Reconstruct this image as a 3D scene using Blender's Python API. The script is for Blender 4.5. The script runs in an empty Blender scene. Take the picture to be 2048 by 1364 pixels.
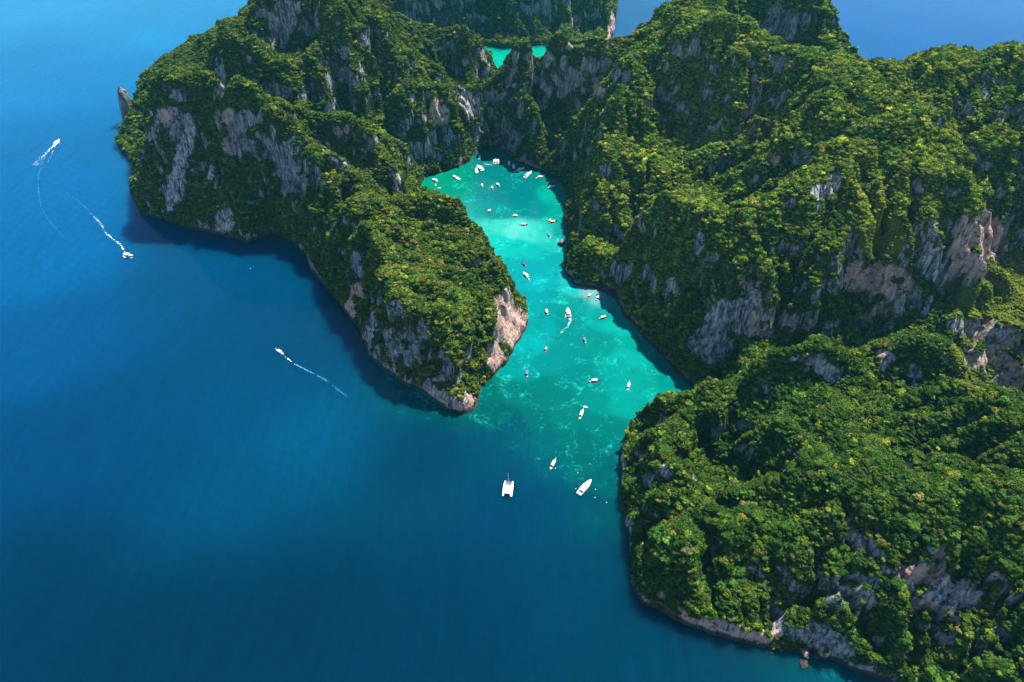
# Karst island lagoon seen from the air.  World: metres, camera above the origin looking along +Y, sea level z = 0.
import bpy, bmesh, math, random, os
import numpy as np
from mathutils import Vector, Matrix, Euler

random.seed(4); RNG = np.random.default_rng(4)
SC = bpy.context.scene
COL = SC.collection
rad = math.radians

# ------------------------------------------------------------------ camera
CAM_H = 470.0; FPX = 1384.0; PITCH = rad(42)
cam_d = bpy.data.cameras.new('camera'); cam = bpy.data.objects.new('camera', cam_d); COL.objects.link(cam)
cam.location = (0, 0, CAM_H); cam.rotation_euler = (rad(90) - PITCH, 0, 0)
cam_d.sensor_width = 36; cam_d.lens = FPX / 2048 * 36
cam_d.clip_start = 1; cam_d.clip_end = 60000
SC.camera = cam

# ------------------------------------------------------------------ light
SUN_AZ = rad(36)      # from +Y towards +X
SUN_EL = rad(57)
world = bpy.data.worlds.new('World'); SC.world = world; world.use_nodes = True
wn = world.node_tree; bg = wn.nodes['Background']
sky = wn.nodes.new('ShaderNodeTexSky'); sky.sky_type = 'NISHITA'; sky.sun_disc = False
sky.sun_elevation = SUN_EL; sky.sun_rotation = SUN_AZ; sky.altitude = 0; sky.air_density = 1.0; sky.dust_density = 0.0; sky.ozone_density = 1.0
wn.links.new(sky.outputs[0], bg.inputs[0]); bg.inputs[1].default_value = 0.08
sun_d = bpy.data.lights.new('sun', 'SUN'); sun = bpy.data.objects.new('sun', sun_d); COL.objects.link(sun)
sun_d.energy = 5.0; sun_d.angle = rad(0.55); sun_d.color = (1.0, 0.93, 0.80)
to_sun = Vector((math.sin(SUN_AZ) * math.cos(SUN_EL), math.cos(SUN_AZ) * math.cos(SUN_EL), math.sin(SUN_EL)))
sun.rotation_euler = to_sun.to_track_quat('Z', 'Y').to_euler()
sun.location = (0, 0, 900)
VS = SC.view_settings
VS.view_transform = 'Standard'; VS.look = 'None'; VS.gamma = 1; VS.use_curve_mapping = False; VS.exposure = 1.37

# ------------------------------------------------------------------ helpers
SP_, CP_ = math.sin(PITCH), math.cos(PITCH)
def survey(x, y, z=0.0):
    "sight line of the survey photograph (2048 x 1364) met at height z -> world point"
    u = (x - 1024) / FPX; v = (y - 682) / FPX
    t = (CAM_H - z) / (SP_ + v * CP_)
    return (u * t, t * (CP_ - v * SP_), z)
def to_px(P):
    dz = P[:, 2] - CAM_H; d = P[:, 1] * CP_ - dz * SP_; up = P[:, 1] * SP_ + dz * CP_
    return np.stack([1024 + FPX * P[:, 0] / d, 682 - FPX * up / d, d], 1)

def _h(ix, iy, iz, seed):
    h = (ix.astype(np.uint32) * np.uint32(374761393) + iy.astype(np.uint32) * np.uint32(668265263)
         + iz.astype(np.uint32) * np.uint32(2246822519) + np.uint32((seed * 3266489917) & 0xffffffff))
    h = (h ^ (h >> np.uint32(13))) * np.uint32(1274126177)
    h = h ^ (h >> np.uint32(16))
    return (h & np.uint32(0xffff)).astype(np.float32) / 32767.5 - 1.0
def vnoise(x, y, z, seed=0):
    x, y, z = [np.asarray(a, np.float32) for a in np.broadcast_arrays(x, y, z)]
    fx, fy, fz = np.floor(x), np.floor(y), np.floor(z)
    ix, iy, iz = fx.astype(np.int32), fy.astype(np.int32), fz.astype(np.int32)
    tx, ty, tz = x - fx, y - fy, z - fz
    tx = tx * tx * (3 - 2 * tx); ty = ty * ty * (3 - 2 * ty); tz = tz * tz * (3 - 2 * tz)
    r = 0
    for a in (0, 1):
        wa = tx if a else 1 - tx
        for b in (0, 1):
            wb = ty if b else 1 - ty
            for c in (0, 1):
                wc = tz if c else 1 - tz
                r = r + _h(ix + a, iy + b, iz + c, seed) * (wa * wb * wc)
    return r
def fbm(x, y, z, octaves=4, seed=0, gain=0.5):
    s = 0; a = 1.0; n = 0
    for o in range(octaves):
        f = 2.03 ** o
        s = s + a * vnoise(x * f + 17.3 * o, y * f - 9.1 * o, z * f + 3.7 * o, seed + o); n += a; a *= gain
    return s / n
def sstep(a, b, x):
    t = np.clip((x - a) / (b - a), 0, 1); return t * t * (3 - 2 * t)

def tag(o, label=None, cat=None, group=None, kind=None):
    if label: o['label'] = label
    if cat: o['category'] = cat
    if group: o['group'] = group
    if kind: o['kind'] = kind
    return o
def mesh_obj(name, V, F, mats=(), parent=None, smooth=False):
    me = bpy.data.meshes.new(name); V = np.asarray(V, np.float32); F = np.asarray(F)
    me.vertices.add(len(V)); me.vertices.foreach_set('co', V.ravel())
    k = F.shape[1]
    me.loops.add(F.size); me.loops.foreach_set('vertex_index', F.ravel().astype(np.int32))
    me.polygons.add(len(F)); me.polygons.foreach_set('loop_start', np.arange(0, F.size, k, dtype=np.int32))
    me.update(calc_edges=True)
    if smooth: me.polygons.foreach_set('use_smooth', np.ones(len(F), bool))
    for m in (mats if isinstance(mats, (list, tuple)) else [mats]): me.materials.append(m)
    o = bpy.data.objects.new(name, me); COL.objects.link(o)
    if parent: o.parent = parent
    return o
def fattr(me, name, arr, typ='FLOAT', dom='POINT'):
    a = me.attributes.new(name, typ, dom)
    a.data.foreach_set({'FLOAT': 'value', 'FLOAT_VECTOR': 'vector', 'FLOAT_COLOR': 'color', 'INT': 'value'}[typ], np.ascontiguousarray(arr).ravel())

class NT:
    "small wrapper for building node materials"
    def __init__(s, name):
        s.m = bpy.data.materials.new(name); s.m.use_nodes = True; s.t = s.m.node_tree
        s.b = s.t.nodes['Principled BSDF']; s.out = s.t.nodes['Material Output']
    def n(s, typ, ins=None, **kw):
        nd = s.t.nodes.new('ShaderNode' + typ)
        for k, v in kw.items(): setattr(nd, k, v)
        for k, v in (ins or {}).items():
            if isinstance(v, bpy.types.NodeSocket): s.t.links.new(v, nd.inputs[k])
            else: nd.inputs[k].default_value = v
        return nd
    def set(s, **kw):
        for k, v in kw.items():
            k = k.replace('_', ' ')
            if isinstance(v, bpy.types.NodeSocket): s.t.links.new(v, s.b.inputs[k])
            else: s.b.inputs[k].default_value = v
        return s.m
    def attr(s, name, typ='GEOMETRY'): return s.n('Attribute', attribute_name=name, attribute_type=typ)
    def math(s, op, a, b=0.0, clamp=False): return s.n('Math', {0: a, 1: b}, operation=op, use_clamp=clamp).outputs[0]
    def mix(s, f, a, b, blend='MIX'):
        nd = s.n('Mix', data_type='RGBA', blend_type=blend)
        for k, v in ((0, f), (6, a), (7, b)):
            if isinstance(v, bpy.types.NodeSocket): s.t.links.new(v, nd.inputs[k])
            else: nd.inputs[k].default_value = v if k == 0 else (*v, 1.0)[:4]
        return nd.outputs[2]
    def ramp(s, f, a, b): return s.n('MapRange', {0: f, 1: a, 2: b, 3: 0.0, 4: 1.0}, interpolation_type='SMOOTHSTEP').outputs[0]
    def noise(s, vec, scale, detail=3, rough=0.55, dist=0.0):
        return s.n('TexNoise', {'Vector': vec, 'Scale': scale, 'Detail': detail, 'Roughness': rough, 'Distortion': dist}).outputs[0]
def plain(name, col, rough=0.5, metal=0.0, var=0.12):
    t = NT(name); g = t.n('NewGeometry')
    f = t.noise(g.outputs['Position'], 1.7, 3)
    c = t.mix(f, tuple(x * (1 - var) for x in col), tuple(min(1, x * (1 + var)) for x in col))
    return t.set(Base_Color=c, Roughness=rough, Metallic=metal)

# ---- survey of the coast line and of the heights: pixel of the 2048 x 1364 photograph, then metres above the sea
COAST=[(600,-140),(540,-60),(500,30),(470,90),(445,130),(420,168),(380,190),(318,195),(284,210),(272,240),(264,266),(244,278),(237,290),(250,308),(264,325),(268,360),(265,400),(285,430),(330,437),(380,459),(440,471),(490,485),(520,475),(550,467),(582,484),(610,505),(625,545),(660,585),(690,625),(720,665),(740,715),(790,755),(850,790),(900,820),(935,830),(955,815),(962,775),(985,755),(1010,720),(1040,680),(1056,645),
(1050,620),(1035,600),(1015,580),(1000,565),(990,550),(975,535),(955,518),(930,498),(900,480),(870,455),(850,430),(838,400),(838,375),(848,356),(880,344),(914,335),(940,325),(945,312),(972,300),(990,295),(1010,310),(1035,325),(1060,335),(1085,345),(1110,357),(1128,372),(1135,400),(1132,430),(1133,470),(1130,510),(1130,545),(1150,570),(1180,576),(1205,583),(1230,600),(1250,635),(1280,665),(1300,690),(1330,720),(1345,745),(1366,755),(1388,778),(1392,800),(1360,822),(1310,835),(1275,845),(1252,862),(1243,890),(1238,935),(1243,1000),(1252,1050),(1262,1120),(1268,1180),(1285,1210),(1350,1245),(1450,1272),(1540,1295),(1620,1302),(1700,1332),(1770,1364),(1900,1440),(2100,1500),(2500,1500),(2700,1100),(2400,850),(2150,830),(2075,822),(2040,800),(2030,795),(2048,790),(2200,760),(2500,700),('w',1150,800),('w',800,800),('w',650,820),('w',560,855),('w',548,905),('w',505,945),('w',475,1000),('w',450,1060),('w',360,1120),('w',270,1130),('w',215,1122),('w',185,1105),('w',150,1112),('w',100,1122),('w',50,1122),('w',12,1112),('w',0,1120),('w',-10,1150),('w',-40,1160),('w',-80,1165),('w',-108,1185),('w',-122,1250),(885,92),(920,88),(955,89),(985,93),(1012,98),(1060,92),(1140,90),(1200,86),(1222,82),(1230,60),(1232,30),(1240,-30),(1230,-120),(1100,-200),(800,-220)]
# (name, [(px,py,z)...])
HEIGHTS=dict(
W=[(283,172,150),(300,150,165),(330,142,172),(360,138,176),(395,134,178),(430,145,174),(460,155,172),(487,150,173),(505,168,168),(522,190,158),(545,212,148)],
Wface=[(300,300,75),(400,300,90),(480,300,95),(540,320,100)],
R=[(560,218,138),(600,227,132),(640,258,125),(670,282,120),(700,305,115),(740,340,105),(762,372,95)],
Rface=[(590,300,108),(640,330,100),(690,360,93),(560,400,45),(620,430,58),(680,470,66)],
FH=[(691,401,105),(737,440,97),(748,500,92),(765,577,86),(814,605,90),(843,647,76),(846,697,62),(878,735,48),(913,764,38),(950,790,16)],
top=[(760,420,93),(800,430,82),(840,430,74),(820,480,76),(860,500,70),(860,560,72),(900,560,70),(880,620,72),(920,640,66),(920,690,52),(940,730,40),(955,755,25)],
knob=[(862,398,82),(885,388,98),(905,386,100),(935,408,95),(965,440,88),(978,462,72)],
knob2=[(930,470,62),(950,483,80),(985,483,84),(1010,500,82),(1035,535,78),(1052,570,72),(1030,590,76),(1000,600,74)],
gul=[(940,560,62),(960,620,55),(950,660,50),(985,640,62),(1010,590,78)],
B1=[(277,122,72),(298,104,88),(340,99,96),(370,100,98),(384,116,92),(393,132,86)],
B1f=[(300,140,60)],
B2=[(399,88,132),(420,75,150),(437,56,172),(470,40,187),(505,37,191),(530,58,184),(552,88,170),(575,122,147)],
B2f=[(500,135,125),(560,160,120),(450,130,100),(590,190,130)],
B3=[(500,-20,205),(530,-60,228),(580,-70,232),(630,-50,228),(570,100,140),(600,95,142),(620,60,162),(510,5,190)],
MR=[(650,8,200),(690,22,190),(735,42,177),(770,70,160),(800,100,143),(835,130,126),(868,155,112)],
MR2=[(660,-40,215),(700,-30,205),(750,-5,185)],
MRf=[(620,170,120),(690,190,100),(750,190,103),(640,100,162),(700,120,146),(760,140,126),(800,220,90),(850,200,100),(700,90,165)],
D2=[(640,232,118),(655,222,124),(690,217,126),(720,235,122),(745,252,116),(770,280,104),(792,310,90),(804,345,62)],
D2f=[(700,262,104),(760,310,85)],
V2=[(740,225,92),(790,265,75),(825,320,45),(835,345,18),(825,385,35),(800,395,50)],
SP=[(893,165,115),(925,163,118),(945,178,113),(962,200,102),(972,235,78),(980,270,40)],
PK=[(880,230,82),(920,240,80),(850,260,72),(900,300,28)],
ist=[(790,45,14),(830,62,10),(860,82,5),(810,20,16),(850,50,10)],
F1=[(800,-90,140),(860,-100,146),(920,-110,154),(1000,-115,156),(1080,-110,154),(1150,-60,108),(1200,-20,78),(1224,30,38)],
F1f=[(775,-50,100),(830,-20,70),(960,40,34),(1100,40,32),(1180,40,30)],
M1=[(885,72,118),(920,66,124),(945,68,121),(965,84,108),(978,104,88),(998,124,55),(1004,140,45)],
M1f=[(900,150,70),(940,180,55),(970,170,45),(885,130,100)],
M2=[(1010,100,112),(1024,76,140),(1040,62,151),(1060,56,157),(1090,48,164),(1110,44,168),(1140,42,170),(1180,44,170),(1210,58,162),(1235,72,156)],
M2f=[(1040,162,62),(1080,185,70),(1130,190,75),(1180,190,85),(1090,130,100),(1150,130,105)],
T1=[(974,182,88),(998,160,108),(1020,154,112),(1042,163,108),(1060,172,103),(1076,205,85)],
T1b=[(965,200,60),(1090,205,65)],
T2=[(1085,270,65),(1105,240,85),(1118,225,95),(1140,230,95),(1165,255,85)],
T2f=[(1090,300,40),(1175,330,70)],
rib=[(1253,92,178),(1243,160,158),(1195,225,125),(1180,290,108),(1165,370,80),(1155,430,55)],
ribf=[(1225,200,125),(1190,440,55),(1210,380,80)],
kn=[(1150,455,48),(1170,472,48),(1195,500,40),(1205,550,15),(1145,520,30),(1215,500,28)],
mid=[(1270,100,165),(1300,82,182),(1345,68,196),(1395,57,205),(1440,66,206),(1475,84,200),(1525,95,198),(1560,115,192),(1588,138,188)],
tow=[(1290,60,158),(1330,26,177),(1385,-6,197),(1440,-60,228),(1530,-110,255),(1610,-90,252),(1660,-30,220),(1692,25,186),(1718,68,160),(1740,98,142),(1790,112,116)],
towf=[(1540,80,158),(1600,120,145),(1660,120,145),(1720,125,140),(1700,90,155)],
midf=[(1300,150,145),(1400,130,168),(1460,140,176),(1485,172,168),(1500,230,135),(1420,230,130),(1340,220,122),(1280,280,100),(1380,300,98),(1430,310,108),(1500,300,120)],
plat=[(1660,156,202),(1720,156,202),(1780,152,202),(1830,134,208),(1880,127,213),(1960,122,215),(2048,128,217),(2200,118,225)],
plat2=[(1600,180,185),(1700,210,185),(1800,220,185),(1900,210,186),(2000,210,188),(1560,260,160),(1650,280,170),(1750,290,172),(1850,300,170),(1960,300,166),(2048,300,160),(2200,250,185),(2048,380,128)],
valA=[(1490,400,105),(1430,408,100),(1370,400,105),(1250,480,45),(1290,560,35),(1230,560,15)],
dA=[(1278,395,110),(1300,368,128),(1335,354,136),(1370,375,130),(1400,398,124)],
dAf=[(1290,470,75),(1340,480,85)],
dB=[(1385,445,120),(1400,432,129),(1440,424,135),(1475,427,135),(1500,445,130)],
dBf=[(1340,600,55),(1450,560,95),(1400,520,95),(1400,650,55),(1500,560,95),(1380,700,30)],
S=[(1540,420,142),(1590,390,150),(1640,365,158),(1690,325,168),(1735,355,158),(1640,430,132),(1580,470,122),(1700,430,136),(1740,480,124),(1830,400,146),(1900,395,148),(1950,400,148)],
Sf=[(1560,545,106),(1640,540,110),(1690,520,114),(1580,590,74),(1600,640,52),(1700,620,54),(1530,680,36),(1640,690,30),(1700,690,32)],
clf=[(1790,510,110),(1830,500,112),(1760,580,76),(1830,560,78),(1880,555,74),(1900,440,138),(1960,440,132),(2000,460,122),(1895,560,68),(1960,555,62),(2005,530,64)],
shelf=[(1890,590,60),(1960,600,56),(2048,540,63),(2048,600,57),(1880,630,52),(1960,640,50),(2048,645,52),(2200,560,68),(2100,450,98),(2020,570,60)],
terr=[(1780,600,62),(1840,610,58),(1800,640,48),(1870,650,42),(1960,720,26),(2000,700,32)],
inlet=[(1450,735,25),(1500,700,35),(1420,760,12)],
LRrim=[(1262,835,22),(1275,796,38),(1301,770,48),(1340,758,54),(1380,742,60),(1405,740,62),(1430,743,62),(1460,740,60),(1482,735,62)],
LRl=[(1246,940,18),(1255,900,30),(1290,840,50),(1262,1000,28)],
dC=[(1500,718,75),(1520,706,82),(1545,699,88),(1580,699,92),(1610,704,92),(1640,712,90),(1672,714,90),(1695,722,86),(1704,745,78)],
dCf=[(1660,800,52),(1600,800,62),(1540,800,60),(1500,790,55)],
sink=[(1425,965,4),(1432,940,4),(1450,910,14),(1415,930,20)],
sinkr=[(1440,840,48),(1400,850,48),(1350,830,50),(1480,860,50),(1530,870,56),(1380,900,50),(1400,960,44),(1440,992,42)],
E=[(1665,803,82),(1685,800,84),(1700,815,84),(1650,850,78),(1620,890,72),(1570,925,64),(1520,945,58),(1480,962,52)],
kl=[(1322,915,66),(1330,908,68),(1340,930,64),(1370,950,58),(1320,880,54),(1300,950,52),(1280,940,38)],
bowl=[(1720,800,62),(1740,830,56),(1790,850,58),(1830,860,62),(1720,860,66),(1880,850,74)],
dD=[(1735,692,66),(1760,672,78),(1800,648,96),(1840,641,104),(1870,644,104),(1900,668,100),(1925,700,92),(1942,730,84),(1957,770,74),(1966,800,66)],
dDf=[(1760,770,64),(1850,780,74)],
gly=[(1960,690,36),(1985,780,12),(2010,770,12)],
rF=[(1970,812,84),(2000,801,90),(2025,803,90),(2048,812,90),(2150,810,98),(1930,850,82)],
fr=[(1500,1010,57),(1560,1000,64),(1650,960,76),(1720,930,84),(1800,930,90),(1900,930,98),(2048,940,112),(2048,1050,100),(1950,1050,92),(1850,1050,84),(1700,1040,72),(1600,1080,56),(1500,1080,50),(1400,1050,50),(1320,1050,42),(1300,1130,28),(1400,1150,35),(1500,1200,30)],
ov=[(1680,1090,66),(1760,1110,70),(1850,1135,74),(1930,1150,76),(1990,1150,80),(1640,1200,38),(1750,1215,46),(1850,1230,48),(1920,1225,55),(1960,1200,66)],
lr=[(1850,1300,35),(1950,1270,52),(2048,1250,66),(1950,1340,38),(2048,1364,50),(2200,1300,80)],
V1=[(640,300,82),(665,320,76),(700,345,70),(740,375,60)],
V2b=[(650,240,86),(690,237,76),(730,255,68),(770,290,52)],
Vw=[(350,240,72),(400,230,74),(460,230,74),(520,250,80),(560,260,85),(330,220,70)],
gap=[(1000,135,30),(1000,150,28),(1003,165,30),(1006,180,35),(992,130,40)],
T1n=[(980,285,6),(975,262,18),(968,235,35),(1085,330,12),(1088,300,28),(1090,260,45)],
Wl=[(268,350,38),(271,300,72),(278,240,112)],
B1l=[(262,225,38),(250,262,22),(270,175,58)],
B1n=[('w',-455,1000,90),('w',-440,975,84),('w',-470,1030,94),('w',-428,985,86),('w',-432,1015,84)],
)
LINES = set('W R FH knob knob2 B1 B2 MR SP F1 M1 M2 T1 T2 rib mid tow plat dA dB LRrim dC E dD rF Wl'.split())
# ------------------------------------------------------------------ island shape
def chain(pts, step):
    out = []
    for a, b in zip(pts[:-1], pts[1:]):
        L = math.hypot(a[0] - b[0], a[1] - b[1]); n = max(1, int(L / step))
        for i in range(n): out.append(tuple(p + (q - p) * i / n for p, q in zip(a, b)))
    out.append(pts[-1]); return out
coast = np.array([c[1:] if c[0] == 'w' else survey(*c)[:2] for c in COAST], np.float32)      # 'w': world metres, where the photograph shows nothing

GX0, GX1, GY0, GY1, GS = -640.0, 640.0, 130.0, 1700.0, 2.5
gx = np.arange(GX0, GX1, GS, dtype=np.float32); gy = np.arange(GY0, GY1, GS, dtype=np.float32)
def coast_distance(X, Y):
    "signed distance to the coast line, positive on land"
    P = np.stack([X.ravel(), Y.ravel()], 1); d2 = np.full(len(P), 1e12, np.float32); ins = np.zeros(len(P), bool)
    A = coast; B = np.roll(coast, -1, 0)
    for a, b in zip(A, B):
        ab = b - a; ap = P - a
        t = np.clip((ap @ ab) / (ab @ ab + 1e-9), 0, 1)
        q = ap - t[:, None] * ab
        d2 = np.minimum(d2, (q * q).sum(1))
        c = (a[1] > P[:, 1]) != (b[1] > P[:, 1])
        xi = a[0] + (P[:, 1] - a[1]) * ab[0] / (ab[1] if ab[1] else 1e-9)
        ins ^= c & (P[:, 0] < xi)
    return (np.sqrt(d2) * np.where(ins, 1, -1)).reshape(X.shape)
def base_height(X, Y):
    pts = []
    for k, v in HEIGHTS.items():
        w = [p[1:] if p[0] == 'w' else survey(*p) for p in v]
        if k in LINES: w = chain(w, 16.0)
        pts += w
    P = np.array(pts, np.float64)
    keep = [];                                            # thin out near-duplicates
    for i, p in enumerate(P):
        if all((p[0] - P[j][0]) ** 2 + (p[1] - P[j][1]) ** 2 > 16 for j in keep): keep.append(i)
    P = P[keep]
    c2 = 8.0 ** 2
    D = np.sqrt(((P[:, None, :2] - P[None, :, :2]) ** 2).sum(2) + c2)
    N = len(P); A = np.zeros((N + 1, N + 1)); A[:N, :N] = D - np.eye(N) * 3.0; A[:N, N] = 1; A[N, :N] = 1
    w = np.linalg.solve(A, np.append(P[:, 2], 0))
    Q = np.stack([X.ravel(), Y.ravel()], 1).astype(np.float32); out = np.empty(len(Q), np.float32)
    Pf = P[:, :2].astype(np.float32); wf = w[:N].astype(np.float32)
    for i in range(0, len(Q), 20000):
        q = Q[i:i + 20000]
        d = (q[:, 0:1] - Pf[:, 0]) ** 2; d += (q[:, 1:2] - Pf[:, 1]) ** 2; d += c2; np.sqrt(d, out=d)
        out[i:i + 20000] = d @ wf + w[N]
    return out.reshape(X.shape)
XX, YY = np.meshgrid(gx, gy, indexing='ij')
SD = coast_distance(XX, YY) + 3.5 * fbm(XX / 26, YY / 26, 0.5, 3, 11) - 1.0
B0 = np.maximum(base_height(XX, YY), 4.0)
low = sstep(8, 45, B0)
wx = 10 * fbm(XX / 40, YY / 40, 8.5, 2, 23); wy = 10 * fbm(XX / 40, YY / 40, 18.5, 2, 24)
dome1 = np.abs(vnoise((XX + wx) / 52, (YY + wy) / 52, 2.5, 21)) - .28      # rounded humps parted by sharp creases
dome2 = np.abs(vnoise((XX + wx) / 21, (YY + wy) / 21, 6.5, 22)) - .28
bn = fbm(XX / 60, YY / 60, 5.5, 3, 25)
B1 = B0 + low * (26.0 * dome1 + 10.0 * dome2 + 7.0 * bn)
def carve(h, n, K, cap):
    "rain: water runs down the steepest neighbour, gathers and cuts gullies; ridges keep their height"
    h = h.astype(np.float64).copy(); nx, ny = h.shape
    sh = [(1, 0, 1), (-1, 0, 1), (0, 1, 1), (0, -1, 1), (1, 1, 1.414), (1, -1, 1.414), (-1, 1, 1.414), (-1, -1, 1.414)]
    base = np.arange(nx * ny).reshape(nx, ny)
    for it in range(n):
        best = np.full(h.shape, 1e-4); rec = base.copy()
        for dx, dy, L in sh:
            hn = np.full(h.shape, 1e9); ix0, ix1 = max(0, -dx), nx - max(0, dx); iy0, iy1 = max(0, -dy), ny - max(0, dy)
            hn[ix0:ix1, iy0:iy1] = h[ix0 + dx:ix1 + dx, iy0 + dy:iy1 + dy]
            sl = (h - hn) / (L * 5.0); m = sl > best
            best = np.where(m, sl, best); rec = np.where(m, base + dx * ny + dy, rec)
        order = np.argsort(-h.ravel()); land = h.ravel()[order] > 0; order = order[land].tolist()
        acc = [1.0] * (nx * ny); rl = rec.ravel().tolist()
        for i in order:
            r = rl[i]
            if r != i: acc[r] += acc[i]
        A = np.minimum(np.array(acc).reshape(nx, ny), 150.0)
        cut = np.minimum(K * np.sqrt(A) * np.minimum(best, 1.6), cap)
        h = h - np.where(h > 3, cut, 0)
        hp = np.pad(h, 1, mode='edge'); h = h * .976 + .006 * (hp[2:, 1:-1] + hp[:-2, 1:-1] + hp[1:-1, 2:] + hp[1:-1, :-2])
    return h
def pad_up(d):
    "5 m field -> 2.5 m grid"
    o = np.zeros((d.shape[0] * 2, d.shape[1] * 2)); dn = np.pad(d, ((0, 1), (0, 1)), mode='edge')
    o[::2, ::2] = d; o[1::2, ::2] = (dn[:-1, :-1] + dn[1:, :-1]) / 2; o[::2, 1::2] = (dn[:-1, :-1] + dn[:-1, 1:]) / 2
    o[1::2, 1::2] = (dn[:-1, :-1] + dn[1:, :-1] + dn[:-1, 1:] + dn[1:, 1:]) / 4
    return o
hc = np.minimum(B1, np.where(SD > 0, 4.0 * SD + 1.5, SD))[::2, ::2]
cutd = pad_up(carve(hc, 12, .55, 3.2) - hc)[:B1.shape[0], :B1.shape[1]]
B1 = B1 + np.clip(cutd, -34, 4)
ter = 6.283 * (B1 / 30.0 + 0.9 * fbm(XX / 90, YY / 90, 4.5, 2, 41))
B1 = B1 + low * 3.0 * np.sin(ter)                         # alternating ledges and steep bands
pit = np.array(survey(1430, 945, 4)); pd = np.hypot(XX - pit[0], (YY - pit[1]) * .7) + 4 * vnoise(XX / 9, YY / 9, 2.2, 77)
B1 = np.minimum(B1, 3.5 + np.maximum(pd - 9, 0) * 3.2)      # sinkhole
kk = 3.3 + 1.3 * vnoise(XX / 70, YY / 70, 1.5, 51)
g0 = survey(1285, 670); kk = kk - 1.3 * np.exp(-((XX - g0[0]) ** 2 + (YY - g0[1]) ** 2) / 95 ** 2)
flute = np.abs(fbm(XX / 30, YY / 30, 3.3, 3, 57)) * 16.0      # gullies that run down the sea cliffs
SDw = np.maximum(SD - flute * sstep(2, 14, SD), np.minimum(SD, 1.5))
wall = np.where(SD > 0, kk * SDw + 1.5, SD * 0.9)
k = 6.0
hmix = np.clip(0.5 + 0.5 * (wall - B1) / k, 0, 1)
HH = (wall * (1 - hmix) + B1 * hmix - k * hmix * (1 - hmix)).astype(np.float32)
HH = np.where(SD < 0, np.maximum(SD * 0.9, -12), HH).astype(np.float32)
NX, NY = HH.shape
def height(x, y):
    fx = np.clip((x - GX0) / GS, 0, NX - 1.001); fy = np.clip((y - GY0) / GS, 0, NY - 1.001)
    i = fx.astype(np.int32); j = fy.astype(np.int32); a = fx - i; b = fy - j
    return (HH[i, j] * (1 - a) * (1 - b) + HH[i + 1, j] * a * (1 - b) + HH[i, j + 1] * (1 - a) * b + HH[i + 1, j + 1] * a * b)

# implicit surface on a 3-D grid, so that cliffs get as many faces as plateaus and can overhang
VZ = 2.5; gz = np.arange(-7.5, 282.0, VZ, dtype=np.float32); NZ = len(gz)
F = gz[None, None, :] - HH[:, :, None]
mx = HH.copy(); mn = HH.copy()
for ax in (0, 1):
    for m, f in ((mx, np.maximum), (mn, np.minimum)):
        r = m.copy()
        for s in (1, 2, 3, -1, -2, -3): r = f(r, np.roll(m, s, ax))
        m[:] = r
act = (gz[None, None, :] > mn[:, :, None] - 3) & (gz[None, None, :] < mx[:, :, None] + 3)
act &= (mx > -4)[:, :, None]
ia, ja, ka = np.nonzero(act)
px, py, pz = gx[ia], gy[ja], gz[ka]
w1 = fbm(px / 17, py / 17, pz / 42, 3, 61); w2 = fbm(px / 17 + 50, py / 17, pz / 42, 3, 71)
w3 = vnoise(px / 6.5, py / 6.5, pz / 22, 81); w4 = vnoise(px / 6.5 + 31, py / 6.5, pz / 22, 82)
amp = sstep(-2, 8, pz) * 0.8 + 0.2
F[ia, ja, ka] = pz - height(px + amp * (6.0 * w1 + 2.8 * w3), py + amp * (6.0 * w2 + 2.8 * w4))
del act, ia, ja, ka, px, py, pz, w1, w2, w3, w4
def surface_nets(F):
    S = F < 0
    cnt = np.zeros((NX - 1, NY - 1, NZ - 1), np.uint8)
    for a in (0, 1):
        for b in (0, 1):
            for c in (0, 1): cnt += S[a:NX - 1 + a, b:NY - 1 + b, c:NZ - 1 + c]
    ci, cj, ck = np.nonzero((cnt > 0) & (cnt < 8)); n = len(ci)
    idx = np.full(cnt.shape, -1, np.int32); idx[ci, cj, ck] = np.arange(n)
    acc = np.zeros((n, 3), np.float32); num = np.zeros(n, np.float32)
    cor = [(a, b, c) for a in (0, 1) for b in (0, 1) for c in (0, 1)]
    val = {q: F[ci + q[0], cj + q[1], ck + q[2]] for q in cor}
    for q in cor:
        for ax in range(3):
            if q[ax]: continue
            r = list(q); r[ax] = 1; r = tuple(r)
            f0, f1 = val[q], val[r]; m = (f0 < 0) != (f1 < 0)
            t = np.where(m, f0 / np.where(m, f0 - f1, 1), 0)
            p = np.array(q, np.float32)[None] + np.zeros((n, 1), np.float32); p[:, ax] += t
            acc += p * m[:, None]; num += m
    acc /= num[:, None]
    V = np.stack([gx[ci] + acc[:, 0] * GS, gy[cj] + acc[:, 1] * GS, gz[ck] + acc[:, 2] * VZ], 1)
    quads = []
    for ax in range(3):
        o1, o2 = [(1, 2), (2, 0), (0, 1)][ax]
        lo = [slice(1, -1)] * 3; lo[ax] = slice(0, -1); hi = [slice(1, -1)] * 3; hi[ax] = slice(1, None)
        s0 = S[tuple(lo)]; s1 = S[tuple(hi)]
        e = np.nonzero(s0 != s1); up = s0[e]
        c = [e[0] + 1, e[1] + 1, e[2] + 1]; c[ax] = e[ax]
        def at(d1, d2):
            q = [a.copy() for a in c]; q[o1] -= d1; q[o2] -= d2
            return idx[q[0], q[1], q[2]]
        Q = np.stack([at(0, 0), at(1, 0), at(1, 1), at(0, 1)], 1)
        Q[~up] = Q[~up][:, ::-1]
        quads.append(Q)
    return V, np.concatenate(quads)
TV, TF = surface_nets(F); del F
ok = (TV[TF][:, :, 2].max(1) > -3.0); TF = TF[ok]
use = np.zeros(len(TV), bool); use[TF] = True
ren = np.cumsum(use) - 1; TV = TV[use]; TF = ren[TF]
print('terrain', len(TV), len(TF))
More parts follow.
